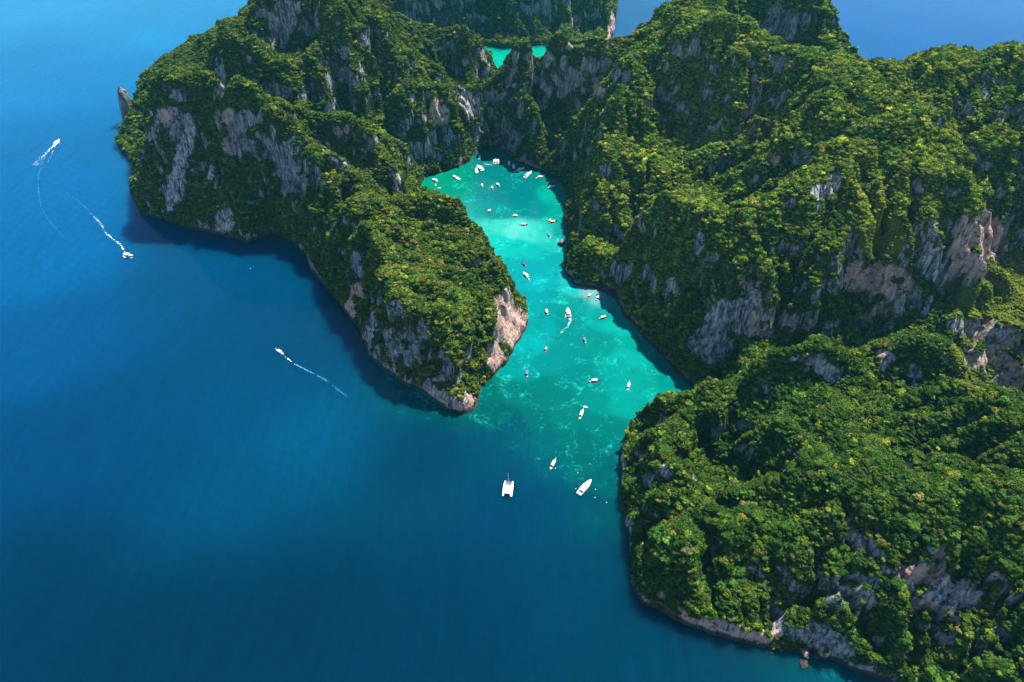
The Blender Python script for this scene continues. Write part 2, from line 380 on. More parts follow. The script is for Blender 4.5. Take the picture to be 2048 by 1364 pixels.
# ------------------------------------------------------------------ what grows where
tri_e1 = TV[TF[:, 2]] - TV[TF[:, 0]]; tri_e2 = TV[TF[:, 3]] - TV[TF[:, 1]]
FN = np.cross(tri_e1, tri_e2); FA = np.linalg.norm(FN, axis=1); FN /= np.maximum(FA, 1e-9)[:, None]; FA *= 0.5
VN = np.zeros_like(TV)
for q in range(4):
    for ax in range(3): VN[:, ax] += np.bincount(TF[:, q], FN[:, ax] * FA, len(TV))
VN /= np.maximum(np.linalg.norm(VN, axis=1), 1e-9)[:, None]
# bare rock and coloured rock seen in the survey photograph: pixel ellipse, bareness, redness, paleness
ROCK = [(1035,660,34,90,-28,1.0,1.0,1.0),(1000,730,24,50,-35,1.0,.9,.9),(1012,610,12,40,0,1,.5,.5),(925,800,34,22,0,1,.7,.5),(890,780,50,16,20,1,.3,.4),
 (700,620,18,62,24,1.0,.8,.8),(850,795,46,14,22,1,.35,.6),(780,745,30,14,40,1,.15,.6),(735,680,14,40,25,1,.2,.9),(845,655,14,26,0,.9,.4,.7),(800,620,26,30,0,.8,.3,.5),(830,745,24,34,0,.7,.1,.3),(770,700,26,50,20,.6,0,.3),
 (332,232,16,12,0,1,.9,.7),(455,232,10,18,0,1,.7,.7),(360,330,18,100,17,1,.15,.7),(420,345,12,40,25,.9,.2,.6),(300,260,20,50,10,.7,0,.3),(330,380,20,14,0,.7,.1,.5),
 (450,440,26,26,0,1,.3,.5),(505,470,20,16,0,.9,.5,.6),(300,425,26,12,0,.9,.1,.3),(590,290,18,22,20,.9,.1,.7),(650,300,60,18,32,.9,.1,.6),(620,350,60,26,25,.8,0,.2),(690,345,30,20,20,.8,0,.4),(440,180,14,50,10,.8,.1,.3),(500,210,30,22,30,.8,0,.2),
 (880,225,30,36,0,1,.9,.5),(850,320,16,36,0,.8,.4,.7),(935,205,40,20,50,1,.2,.9),(955,250,12,60,10,.6,.1,.6),(895,275,20,40,-15,.7,.2,.3),(790,355,14,36,0,.9,.3,.9),(570,40,34,50,0,1,.05,.1),(560,85,30,30,0,.8,0,0),(625,40,14,40,0,.8,0,0),
 (895,110,24,24,0,.7,.1,.3),(975,120,14,40,0,.8,.2,.6),(1020,140,24,20,0,.9,0,0),(1085,120,40,24,0,.7,.2,.3),(1140,92,30,10,-30,.9,1,.6),(1100,140,40,40,0,.5,0,.2),(1222,60,9,40,5,1,.8,1),(1155,45,12,20,0,.9,.6,.8),(1125,30,30,40,0,.5,.3,.4),(1060,20,80,60,0,.5,0,.0),(900,50,60,40,0,.6,0,.1),
 (990,210,14,30,0,.8,0,.1),(1040,210,12,50,0,.6,.2,.6),(1200,185,14,16,0,.9,.5,.8),(1210,340,16,30,0,.8,.2,.7),(1160,480,10,20,0,.7,.1,.6),(1330,235,14,16,0,.6,.3,.4),
 (1555,60,34,60,0,1,.05,.05),(1470,135,10,40,-10,.9,.1,.9),(1690,15,14,24,0,.7,.2,.5),(1500,240,14,40,0,.8,.4,.2),(1495,225,8,10,0,1,.9,.5),(1380,270,16,50,0,.6,.1,.1),(1415,330,6,16,0,.8,.5,.6),(1550,320,12,22,15,.9,.9,.4),(1530,345,10,16,0,.8,.4,.5),
 (1655,370,44,26,-32,1,.05,.8),(1690,335,24,20,0,.8,.05,.7),(1640,410,14,26,20,.8,0,.5),(1290,450,20,20,0,.9,.6,.3),(1400,490,16,30,0,.8,.2,.3),(1500,540,36,70,0,.7,.35,.3),(1420,560,60,80,0,.6,.05,.1),(1470,640,70,50,0,1,.1,.4),(1420,690,50,46,0,1,.05,.2),(1545,640,60,36,10,.8,.5,.4),(1590,660,40,40,0,.7,.3,.2),(1340,590,20,40,0,.7,.1,.5),(1300,620,24,30,0,.6,.1,.4),
 (1700,520,30,40,15,.8,.5,.2),(1770,560,60,40,20,1,1,.25),(1720,560,40,30,0,.9,.9,.1),(1850,470,36,50,0,.9,.05,.4),(1865,530,36,40,0,1,.05,.6),(1950,490,64,85,10,1,.6,.35),(1700,460,30,40,0,.7,.05,.3),(1660,560,30,50,0,.6,.3,.3),(1840,600,60,30,0,.8,.1,.4),(1790,620,60,36,0,.8,.2,.4),(1760,650,60,40,0,.7,.5,.1),
 (1960,200,24,50,0,.8,.05,.5),(1920,210,30,26,0,.7,.05,.3),(2010,235,16,26,0,.7,.05,.5),(1960,190,16,14,0,.9,.05,.8),
 (1980,700,60,70,20,1,.45,.5),(2030,740,30,60,0,1,.6,.5),(1930,655,50,20,10,1,.3,.5),(2020,660,60,26,0,.9,.4,.3),(1860,630,60,20,5,.9,.1,.5),
 (1660,765,26,50,-12,1,.1,.6),(1540,760,30,30,0,.5,.1,.1),(1770,720,26,24,20,1,.4,.6),(1830,760,20,36,-15,1,.1,.5),(1890,705,14,30,0,.7,.05,.4),(1325,855,18,30,0,1,.15,.5),(1330,780,50,16,0,.7,.3,.3),(1415,765,22,22,0,.8,.2,.5),(1325,930,12,26,0,1,.05,.7),(1310,970,12,40,8,.8,0,.4),(1510,730,14,10,0,.8,.4,.7),(1246,925,6,50,0,.9,.1,.6),(1258,1060,8,80,0,.7,.1,.5),
 (1850,1170,130,44,12,.95,.25,.5),(1730,1100,60,26,25,1,.3,.6),(1840,1150,50,16,15,1,.9,.8),(1845,1212,24,9,0,1,1,.6),(1700,1180,60,40,-30,1,.1,.2),(1640,1160,70,30,-30,.6,.05,.3),(1450,1255,90,16,14,1,.6,.6),(1545,1255,44,26,-30,1,.9,.8),(1640,1270,110,30,20,1,.05,.2),(1780,1300,70,30,30,.8,.05,.2),(1510,1140,24,30,0,.7,.05,.2),(1420,1170,18,30,0,.6,.05,.2),(1930,1200,70,22,-35,.8,.1,.3)]
GRASS = [(1955,600,80,50,0,1.0),(2040,560,40,60,0,1.0),(1760,470,50,50,40,.9),(1740,430,40,40,0,.8),(1880,440,20,60,0,.5),(1935,730,30,80,-15,.9),(1720,310,50,40,0,.5),(2030,640,40,20,0,.8)]
def ellipse(PX, e):
    a = rad(e[4]); dx = PX[:, 0] - e[0]; dy = PX[:, 1] - e[1]
    u = (dx * math.cos(a) + dy * math.sin(a)) / e[2]; v = (-dx * math.sin(a) + dy * math.cos(a)) / e[3]
    return u * u + v * v
PXV = to_px(TV)
x, y, z = TV.T
nA = fbm(x / 30, y / 30, z / 30, 3, 101); nB = fbm(x / 7, y / 7, z / 24, 3, 111); nC = fbm(x / 60, y / 60, z / 90, 3, 121); nD = fbm(x / 5, y / 5, z / 5, 2, 131)
nz = VN[:, 2]
veg = sstep(0.02, 0.42, nz + 0.40 * nA + 0.34 * nB + 0.02)
red = np.clip(0.18 + 0.9 * nC, 0, 1) * 0.6; pale = np.clip(0.3 + 0.8 * nA, 0, 1) * 0.6
bare = np.zeros(len(TV)); grass = np.zeros(len(TV))
jit = 0.6 * nB + 0.5 * nA; nS = fbm(x / 4.5, y / 4.5, z / 34, 3, 141)
for e in ROCK:
    m = sstep(1.25, 0.55, ellipse(PXV, e) + jit + .35 * nS) * sstep(0.93, 0.72, nz); m = m * (e[5] > .94) + m * (e[5] <= .94) * sstep(-.32, .02, nS + .2 * nA)
    bare = np.maximum(bare, m * e[5]); red = red * (1 - m) + m * e[6]; pale = pale * (1 - m) + m * e[7]
for e in GRASS: grass = np.maximum(grass, sstep(1.2, 0.7, ellipse(PXV, e) + 0.5 * jit) * e[5])
veg = veg * (1 - 0.93 * bare); veg *= sstep(1.5, 4.5, z + 4 * nA)
grass *= (1 - bare); veg = np.maximum(veg, .9 * grass)

# ------------------------------------------------------------------ rock
t = NT('limestone'); g = t.n('NewGeometry'); P = g.outputs['Position']
sv = t.n('VectorMath', {0: P, 1: (1.0, 1.0, 0.10)}, operation='MULTIPLY').outputs[0]
streak = t.noise(sv, 0.17, 7, 0.68, 0.5); streak2 = t.noise(sv, 0.42, 6, 0.66); blot = t.noise(P, 0.05, 4, 0.6); fine = t.noise(P, 0.9, 5, 0.7)
strata = t.noise(t.n('VectorMath', {0: P, 1: (0.12, 0.12, 1.0)}, operation='MULTIPLY').outputs[0], 0.35, 3, 0.6)
a_red = t.attr('red').outputs['Fac']; a_pale = t.attr('pale').outputs['Fac']; a_veg = t.attr('veg').outputs['Fac']; a_gr = t.attr('grass').outputs['Fac']
c = t.mix(t.ramp(streak, .40, .60), (.030, .048, .075), (.20, .235, .28))
c = t.mix(t.math('MULTIPLY', t.ramp(streak2, .42, .62), t.math('MULTIPLY_ADD', a_pale, 0.9, )), c, (.60, .58, .58))
redm = t.math('MULTIPLY', t.ramp(t.math('ADD', streak, t.math('MULTIPLY', a_red, 0.50)), .60, .84), 0.95)
c = t.mix(redm, c, t.mix(t.math('MULTIPLY_ADD', t.ramp(streak2, .36, .64), t.math('ADD', a_pale, .25), ), t.mix(t.ramp(streak, .38, .62), (.045, .030, .036), (.19, .085, .075)), (.62, .40, .34)))
c = t.mix(t.math('MULTIPLY', t.ramp(fine, .58, .72), .55), c, (.05, .055, .06))
c = t.mix(t.math('MULTIPLY', t.ramp(strata, .56, .64), .35), c, (.07, .075, .085))
crack = t.noise(P, .11, 8, .72, .6)
c = t.mix(t.math('MULTIPLY', t.ramp(crack, .50, .64), .82), c, (.014, .020, .026))
c = t.mix(t.math('MULTIPLY', t.ramp(t.noise(P, .33, 5, .7), .57, .66), .8), c, (.035, .062, .016))   # moss and small plants
soil = t.mix(t.ramp(fine, .35, .65), (.018, .034, .008), (.045, .06, .016))
c = t.mix(t.ramp(t.math('ADD', a_veg, t.math('MULTIPLY', fine, .5)), .45, .95), c, soil)
gcol = t.mix(t.ramp(fine, .35, .7), (.07, .12, .014), (.20, .22, .035))
c = t.mix(a_gr, c, gcol)
zz = t.n('SeparateXYZ', {0: P}).outputs[2]
c = t.mix(t.math('MULTIPLY', t.ramp(t.math('ADD', zz, t.math('MULTIPLY', fine, 1.5)), 5.2, 3.2), .9), c, (.022, .022, .020))   # tide notch
bh = t.math('ADD', t.math('MULTIPLY', streak, 2.6), t.math('ADD', t.math('MULTIPLY', fine, .8), t.math('MULTIPLY', strata, 1.4)))
bump = t.n('Bump', {'Strength': .9, 'Distance': 2.4, 'Height': bh})
rock_m = t.set(Base_Color=c, Roughness=.92, Normal=bump.outputs[0], Specular_IOR_Level=.2)
terrain = tag(mesh_obj('terrain', TV, TF, rock_m, smooth=True), kind='structure')
for nm, ar in (('veg', veg), ('red', red), ('pale', pale), ('grass', grass)): fattr(terrain.data, nm, ar.astype(np.float32))

# ------------------------------------------------------------------ forest
def leaf_mat(name, typ):
    t = NT(name); g = t.n('NewGeometry')
    tint = t.attr('tint', typ).outputs['Color']
    n1 = t.noise(g.outputs['Position'], .9, 2); 
    k = t.n('MapRange', {0: n1, 1: .3, 2: .7, 3: .62, 4: 1.38}).outputs[0]
    c = t.n('VectorMath', {0: tint, 3: k}, operation='SCALE').outputs[0]
    d = t.n('BsdfDiffuse', {'Color': c}); tr = t.n('BsdfTranslucent', {'Color': t.mix(1.0, c, (1.0, 1.0, .35), 'MULTIPLY')})
    s = t.n('MixShader', {0: .22, 1: d.outputs[0], 2: tr.outputs[0]})
    t.t.links.new(s.outputs[0], t.out.inputs[0]); t.t.nodes.remove(t.b)
    return t.m
leaf_m = leaf_mat('leaves', 'INSTANCER')
bark_m = plain('bark', (.10, .085, .065), .9)
def crown_mesh(name, seed, lobes, nleaf, flat=.72):
    "crown of radius about 1 made of leaf sprays spread through a few lobes, with a dark open core"
    r = np.random.default_rng(seed)
    L = [(np.zeros(3), .70)]
    for i in range(lobes):
        a = 6.283 * (i + r.uniform(-.3, .3)) / lobes; q = r.uniform(.38, .62)
        L.append((np.array([q * math.cos(a), q * math.sin(a), r.uniform(-.12, .40)]), r.uniform(.32, .50)))
    cen = np.array([l[0] for l in L]); rr = np.array([l[1] for l in L])
    V = []; F = []
    w = rr ** 2 / (rr ** 2).sum()
    k = r.choice(len(L), nleaf, p=w)
    d = r.normal(size=(nleaf, 3)); d[:, 2] = np.abs(d[:, 2]) * 1.0 - .35; d /= np.linalg.norm(d, axis=1)[:, None]
    p = cen[k] + d * (rr[k] * r.uniform(.80, 1.08, nleaf))[:, None]
    n = d + r.normal(size=(nleaf, 3)) * .42; n /= np.linalg.norm(n, axis=1)[:, None]
    up = r.normal(size=(nleaf, 3)); u = np.cross(n, up); u /= np.linalg.norm(u, axis=1)[:, None]; v = np.cross(n, u)
    s = r.uniform(.13, .25, nleaf)[:, None]; e = r.uniform(.6, 1.0, nleaf)[:, None]
    for sx, sy in ((-1, -.6), (1, -.8), (.7, 1), (-.8, .8)): V.append(p + u * s * sx + v * s * e * sy)
    V = np.stack(V, 1).reshape(-1, 3); F = np.arange(nleaf * 4).reshape(-1, 4)
    # core of every lobe: a rough low octahedron-like shell just inside the sprays
    CV = []; CF = []
    bm = bmesh.new(); bmesh.ops.create_icosphere(bm, subdivisions=1, radius=1)
    iv = np.array([q.co for q in bm.verts]); fi = np.array([[q.index for q in f.verts] for f in bm.faces]); bm.free()
    off = len(V)
    for c0, r0 in L:
        CV.append(c0 + iv * r0 * .84 * r.uniform(.85, 1.1, (len(iv), 1))); CF.append(fi + off); off += len(iv)
    V = np.concatenate([V] + CV); V[:, 2] *= flat; V[:, 2] += .18
    tri = np.concatenate(CF)
    me = bpy.data.meshes.new(name)
    faces = [tuple(q) for q in F] + [tuple(q) for q in tri]
    me.from_pydata([tuple(q) for q in V], [], faces); me.update(); me.materials.append(leaf_m)
    return me
crowns = [crown_mesh('leafy_crown', 40 + i, (5, 6, 4, 7, 3, 5)[i], (150, 170, 130, 180, 110, 150)[i], (.72, .66, .82, .62, .95, .75)[i]) for i in range(6)]

# scatter: random points on the faces, thinned on a jittered lattice to an even spacing
fv = veg[TF].mean(1); fg = grass[TF].mean(1); fz = TV[TF][:, :, 2].mean(1); fb = bare[TF].mean(1)
steep = 1 - sstep(.15, .6, FN[:, 2])
dens = FA * np.clip(fv, 0, 1) ** 1.1 * sstep(.16, .3, fv) * (fz > 2)
N0 = 700000
pick = RNG.choice(len(TF), N0, p=dens / dens.sum())
uu = RNG.random((N0, 2)).astype(np.float32)
q = TV[TF[pick]]
PT = (q[:, 0] * (1 - uu[:, :1]) + q[:, 1] * uu[:, :1]) * (1 - uu[:, 1:]) + (q[:, 3] * (1 - uu[:, :1]) + q[:, 2] * uu[:, :1]) * uu[:, 1:]
stp = steep[pick]; grs = fg[pick]; nrm = FN[pick]; vgp = fv[pick]
big = np.clip(.5 + 1.1 * fbm(PT[:, 0] / 45, PT[:, 1] / 45, PT[:, 2] / 45, 2, 151), 0, 1)
R = (1.45 + 1.35 * big * (1 - stp)) * np.exp(RNG.normal(0, .24, N0)) * (1 - .35 * stp) * (1 - .35 * grs) * (.75 + .25 * vgp)
order = np.argsort(-R * RNG.uniform(.7, 1, N0))
cell = np.where(R > 2.2, 2.5, np.where(R > 1.4, 1.8, 1.2))
taken = set(); keepi = []
key = np.floor(PT / cell[:, None] + cell[:, None] * 7.7).astype(np.int64); keyh = ((key[:, 0] * 73856093) ^ (key[:, 1] * 19349663) ^ (key[:, 2] * 83492791)) + (cell * 100).astype(np.int64) * 1000003
_, first = np.unique(keyh[order], return_index=True)
keepi = order[first]
PT, R, stp, grs, nrm = PT[keepi], R[keepi], stp[keepi], grs[keepi], nrm[keepi]
n = len(PT); print('trees', n)
yaw = RNG.uniform(0, 6.283, n); tilt = np.clip(nrm[:, :2], -1, 1) * (.75 * stp)[:, None]
rot = np.stack([-tilt[:, 1], tilt[:, 0], yaw], 1)
sc = np.stack([R * RNG.uniform(.9, 1.12, n), R * RNG.uniform(.9, 1.12, n), R * RNG.uniform(.8, 1.25, n) * (1 - .25 * grs)], 1)
PT = PT + nrm * (R * .28)[:, None]; PT[:, 2] += R * .30 * (1 - stp)
PAL = np.array([(.032, .080, .014), (.054, .112, .016), (.088, .142, .018), (.140, .185, .022), (.200, .205, .032), (.140, .128, .038), (.100, .112, .032)])
lo1 = fbm(PT[:, 0] / 70, PT[:, 1] / 70, PT[:, 2] / 70, 3, 161); lo2 = fbm(PT[:, 0] / 28, PT[:, 1] / 28, 0, 2, 171)
wts = np.stack([np.full(n, .9), np.full(n, 1.2), .9 + 1.2 * np.clip(lo1, -.6, 1), .35 + 1.5 * np.clip(lo2, 0, 1), .16 + .9 * np.clip(lo1, 0, 1), np.clip(.03 + .35 * np.clip(-lo1 + .05, 0, 1) * (1 - stp) * (PT[:, 1] > 430), 0, 1), np.full(n, .4)], 1)
wts[:, 5] += .6 * ((PT[:, 0] < 10) & (PT[:, 1] < 660) & (PT[:, 0] > -160)) * np.clip(.45 + 1.5 * lo2, 0, 1)
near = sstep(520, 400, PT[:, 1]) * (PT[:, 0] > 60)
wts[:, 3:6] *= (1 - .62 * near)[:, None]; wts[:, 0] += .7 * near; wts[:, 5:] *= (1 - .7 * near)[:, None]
sunny = sstep(480, 600, PT[:, 1]) * (PT[:, 0] > 80)  # right massif: sunlit brightness put into the leaf colours
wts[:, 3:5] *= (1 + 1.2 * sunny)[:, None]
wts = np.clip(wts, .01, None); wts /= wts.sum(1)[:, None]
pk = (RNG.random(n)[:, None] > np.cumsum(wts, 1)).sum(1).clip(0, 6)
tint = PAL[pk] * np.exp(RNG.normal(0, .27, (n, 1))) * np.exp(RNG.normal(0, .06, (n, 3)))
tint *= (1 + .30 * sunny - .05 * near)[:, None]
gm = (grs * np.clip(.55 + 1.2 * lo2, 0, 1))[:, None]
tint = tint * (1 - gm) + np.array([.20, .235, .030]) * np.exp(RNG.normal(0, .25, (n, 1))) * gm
kindi = RNG.integers(0, 6, n)

# the 300 that show largest are trees of their own
PXT = to_px(PT); inside = (PXT[:, 0] > 10) & (PXT[:, 0] < 2038) & (PXT[:, 1] > 10) & (PXT[:, 1] < 1354)
toc = np.array([0, 0, CAM_H]) - PT; toc /= np.linalg.norm(toc, axis=1)[:, None]
score = R / PXT[:, 2] * inside * ((nrm * toc).sum(1) > .35) * (stp < .6)
single = np.zeros(n, bool); single[np.argsort(-score)[:300]] = True
rest = ~single
forest = mesh_obj('forest', PT[rest], np.zeros((0, 3), np.int32), leaf_m)
tag(forest, 'dense jungle canopy of small crowns covering the slopes of the rocky island', 'forest', kind='stuff')
fattr(forest.data, 'rot', rot[rest].astype(np.float32), 'FLOAT_VECTOR'); fattr(forest.data, 'scl', sc[rest].astype(np.float32), 'FLOAT_VECTOR')
fattr(forest.data, 'idx', kindi[rest].astype(np.int32), 'INT')
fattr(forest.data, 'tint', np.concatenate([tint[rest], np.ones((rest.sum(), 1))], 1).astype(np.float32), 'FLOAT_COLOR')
ng = bpy.data.node_groups.new('canopy', 'GeometryNodeTree')
ng.interface.new_socket('Geometry', in_out='INPUT', socket_type='NodeSocketGeometry'); ng.interface.new_socket('Geometry', in_out='OUTPUT', socket_type='NodeSocketGeometry')
gi = ng.nodes.new('NodeGroupInput'); go = ng.nodes.new('NodeGroupOutput')
iop = ng.nodes.new('GeometryNodeInstanceOnPoints'); iop.inputs['Pick Instance'].default_value = True
jn = ng.nodes.new('GeometryNodeGeometryToInstance')
for me in crowns:
    ob = bpy.data.objects.new('crown_source', me)
    oi = ng.nodes.new('GeometryNodeObjectInfo'); oi.inputs['Object'].default_value = ob; oi.inputs['As Instance'].default_value = True
    ng.links.new(oi.outputs['Geometry'], jn.inputs[0])
def named(nm, typ):
    a = ng.nodes.new('GeometryNodeInputNamedAttribute'); a.data_type = typ; a.inputs['Name'].default_value = nm
    return a.outputs['Attribute']
jn2 = ng.nodes.new('GeometryNodeJoinGeometry')
for l in list(jn.inputs[0].links):
    ng.links.new(l.from_socket, jn2.inputs[0]); 
for l in list(jn.inputs[0].links): ng.links.remove(l)
ng.nodes.remove(jn)
ng.links.new(gi.outputs[0], iop.inputs['Points']); ng.links.new(jn2.outputs[0], iop.inputs['Instance'])
ng.links.new(named('idx', 'INT'), iop.inputs['Instance Index']); ng.links.new(named('rot', 'FLOAT_VECTOR'), iop.inputs['Rotation']); ng.links.new(named('scl', 'FLOAT_VECTOR'), iop.inputs['Scale'])
ng.links.new(iop.outputs[0], go.inputs[0])
md = forest.modifiers.new('canopy', 'NODES'); md.node_group = ng

def trunk_mesh(seed):
    r = random.Random(seed); V = []; F = []
    def limb(p, q, r0, r1):
        p, q = Vector(p), Vector(q); d = (q - p).normalized(); a = d.orthogonal().normalized(); b = d.cross(a); o = len(V)
        for c, rr in ((p, r0), ((p + q) / 2 + a * .04, (r0 + r1) / 2), (q, r1)):
            for k in range(6): V.append(c + (a * math.cos(k * 1.0472) + b * math.sin(k * 1.0472)) * rr)
        for s in (0, 6):
            for k in range(6): F.append((o + s + k, o + s + (k + 1) % 6, o + s + 6 + (k + 1) % 6, o + s + 6 + k))
    limb((0, 0, -1.1), (r.uniform(-.1, .1), r.uniform(-.1, .1), .05), .10, .06)
    for i in range(4):
        a = i * 1.57 + r.uniform(-.4, .4); limb((0, 0, r.uniform(-.3, 0)), (.5 * math.cos(a), .5 * math.sin(a), r.uniform(.1, .35)), .05, .02)
    me = bpy.data.meshes.new('trunk'); me.from_pydata([tuple(v) for v in V], [], F); me.update(); me.materials.append(bark_m); return me
trunks = [trunk_mesh(i) for i in range(3)]
LOOK = {0: 'dark green', 1: 'deep green', 2: 'mid green', 3: 'bright green', 4: 'yellow green', 5: 'rust brown', 6: 'dull olive'}
PLACES = [(1280, 900, 'on the western rim facing the lagoon mouth'), (1330, 930, 'on the knob with the blue rock slab'), (1300, 1050, 'above the western waterline of the near headland'), (1290, 1150, 'at the south western corner above the sea'),
 (1420, 1010, 'on the lip in front of the sinkhole'), (1400, 1100, 'on the front slope below the sinkhole'), (1380, 1190, 'just above the pale rock band at the waterline'), (1500, 1000, 'east of the sinkhole lip'), (1520, 1080, 'in the middle of the front slope'), (1500, 1170, 'over the pink rock by the sea'),
 (1620, 930, 'on the slope below the central peak'), (1640, 1040, 'on the broad shoulder of the near headland'), (1620, 1130, 'left of the bare overhanging cliff'), (1620, 1220, 'above the boulders by the sea cave'), (1760, 930, 'on the crest right of the central peak'), (1780, 1030, 'on the brow above the bare overhanging cliff'),
 (1850, 1110, 'along the top edge of the bare overhanging cliff'), (1760, 1230, 'on the bare cliff itself'), (1900, 950, 'on the high eastern ridge of the near headland'), (1930, 1050, 'on the eastern brow over the overhang'), (2000, 900, 'at the eastern frame edge on the high ridge'), (2010, 1030, 'at the eastern frame edge above the cliff end'), (2000, 1150, 'where the overhanging cliff runs out eastward'),
 (1850, 1290, 'on the low hill under the overhang'), (1950, 1250, 'on the sunlit top of the low hill'), (2010, 1310, 'in the bottom corner of the low hill'), (1880, 1345, 'at the lower frame edge by the sea'), (1560, 800, 'in the bowl behind the central peak'), (1400, 800, 'on the northern rim of the headland')]
plp = np.array([p[:2] for p in PLACES])
med = np.median(R[single])
for i in np.nonzero(single)[0]:
    root = bpy.data.objects.new('broadleaf_tree', None); COL.objects.link(root)
    root.location = PT[i]; root.rotation_euler = rot[i]; root.scale = sc[i]; root.empty_display_size = .3
    lk = LOOK[int(pk[i])]; pl = PLACES[int(np.argmin(((plp - PXT[i, :2]) ** 2).sum(1)))][2]
    szw = 'broad crowned' if sc[i, 0] > 1.02 * sc[i, 1] and R[i] > med else ('tall crowned' if sc[i, 2] > R[i] else ('spreading' if R[i] > med else 'compact'))
    tag(root, f'{szw} {lk} tree {pl}', 'tree', 'broadleaf trees of the near headland')
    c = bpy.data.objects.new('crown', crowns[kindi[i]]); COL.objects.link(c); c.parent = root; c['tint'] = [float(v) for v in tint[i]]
    b = bpy.data.objects.new('trunk', trunks[i % 3]); COL.objects.link(b); b.parent = root
# ------------------------------------------------------------------ sea and lagoon
def lin(c): return [((v / 255) / 12.92 if v <= 10 else ((v / 255 + .055) / 1.055) ** 2.4) for v in c]
# colour of the water body (bottom and depth, plus far sky brightness and sheen painted in), read at places of the survey photograph: pixel, colour
SEA = [(1030,390,0,150,150),(985,340,0,150,145),(1060,360,0,150,145),(870,358,0,182,135),(910,345,0,175,140),(985,305,5,150,130),(1100,350,0,165,150),(1000,430,0,165,160),(1060,420,0,160,155),(1110,385,0,200,170),(1120,430,0,190,170),
 (1000,450,70,245,215),(1030,462,110,255,235),(1060,470,70,250,225),(1090,470,50,235,210),(1110,490,30,220,200),(1000,480,10,235,215),(1040,490,0,225,205),(1080,500,0,215,200),(1120,470,0,180,170),(1120,520,0,190,185),
 (1060,540,0,190,190),(1090,560,0,200,200),(1075,600,0,185,185),(1110,600,0,175,170),(1150,578,30,220,210),(1175,583,150,225,220),(1190,595,140,225,220),(1205,600,60,225,210),(1150,610,0,180,165),(1200,630,0,195,180),(1240,650,10,215,195),(1280,700,0,190,170),(1320,730,0,170,155),(1130,640,0,165,155),(1090,650,0,185,180),(1060,690,0,200,195),(1030,730,0,180,170),(1100,720,0,165,160),(1150,700,0,165,155),(1200,690,0,170,155),(1250,740,0,190,170),(1270,720,10,205,185),(1170,760,0,155,145),(1100,780,0,140,130),(1030,790,0,135,125),(980,790,0,125,110),(1000,820,0,115,115),(1060,840,0,125,120),(1140,830,0,140,130),(1200,800,0,165,150),(1240,800,0,190,170),(1210,860,0,140,130),(1150,890,0,125,120),(1080,890,0,120,125),(1100,940,0,115,130),(1170,940,0,120,120),(1200,960,0,115,120),(1190,1030,0,105,120),(1150,1010,0,95,125),
 (1040,850,0,105,120),(1040,890,0,90,130),(980,870,0,75,115),(1060,940,0,80,130),(1100,1000,0,78,130),(1017,1000,0,70,122),(1180,1100,0,75,115),(1150,1200,0,66,112),(1000,1150,0,60,105),
 (400,520,0,82,142),(560,600,0,76,130),(860,900,0,68,112),
 (600,700,0,76,128),(500,800,0,82,138),(640,860,0,98,148),(420,1000,0,85,138),(300,900,0,78,138),(100,900,0,74,136),(100,1150,0,58,102),(300,1250,0,57,98),(600,1250,0,58,100),(900,1300,0,62,105),(1200,1330,0,70,110),
 (100,700,0,92,160),(150,500,0,112,186),(60,400,0,112,186),(200,300,0,117,190),(100,150,0,132,206),(300,40,0,142,212),(50,20,0,146,216),(1240,40,0,100,166),(1800,60,0,104,186),(2000,30,0,104,186),(2000,80,0,100,180),(985,95,0,200,185),(1005,108,0,205,185),(2040,800,0,130,175)]
K_SEA = 0.36
sp = np.array([survey(s[0], s[1])[:2] for s in SEA]); scol = np.array([lin(s[2:]) for s in SEA])
def axis(lo, hi, fine0, fine1, st, g):
    a = list(np.arange(fine0, fine1 + .1, st)); s = st; v = fine1
    while v < hi: s *= g; v += s; a.append(v)
    s = st; v = fine0; b = []
    while v > lo: s *= g; v -= s; b.append(v)
    return np.array(b[::-1] + a)
ax_ = axis(-12000, 12000, -260, 300, 4.0, 1.10); ay_ = axis(-1500, 24000, 170, 1000, 4.0, 1.09)
WX, WY = np.meshgrid(ax_, ay_, indexing='ij'); q = np.stack([WX.ravel(), WY.ravel()], 1)
warp = np.stack([fbm(q[:, 0] / 30, q[:, 1] / 30, .3, 3, 201), fbm(q[:, 0] / 30, q[:, 1] / 30, 9.3, 3, 202)], 1) * 9
d2 = ((q[:, None, :] + warp[:, None, :] - sp[None]) ** 2).sum(2)
# nearby samples count most; far from every sample the weights even out
lagoon = (scol[:, 1] > .125) & (np.array([p[1] < 1000 and abs(p[0] - 40) < 200 for p in sp]))
kcol = np.where(lagoon, K_SEA * .80, K_SEA); scol = scol * kcol[:, None] * np.where(lagoon, np.array([[1.], [.96], [1.05]]), np.array([[1.], [.93], [.85]])).T
near_w = 1 / (d2 + 10.0) ** 3.2; wide_w = 1 / (d2 + 3500.0) ** 2.4
def blend(w, use, val): return (w[:, use, None] * val[None, use]).sum(1) / w[:, use].sum(1)[:, None]
edge_w = 1 / (d2 + 700.0) ** 2.0
edge = sstep(.12, .80, edge_w[:, lagoon].sum(1) / edge_w.sum(1))      # the drop-off between shelf and deep water
wc = blend(near_w, lagoon, scol) * edge[:, None] + blend(wide_w, ~lagoon, scol) * (1 - edge[:, None])
shal = blend(near_w, lagoon, np.clip((scol[:, 1:2] / kcol[:, None] - .10) / .30, 0, 1))[:, 0] * edge
ni, nj = WX.shape
ij = (np.arange(ni - 1)[:, None] * nj + np.arange(nj - 1)[None]).ravel()
WF = np.stack([ij, ij + nj, ij + nj + 1, ij + 1], 1)
t = NT('sea_water'); g = t.n('NewGeometry'); P = g.outputs['Position']
col = t.attr('body').outputs['Color']; sh = t.attr('shallow').outputs['Fac']
r1 = t.noise(P, .050, 8, .68, .5); r2 = t.noise(P, .30, 6, .75)
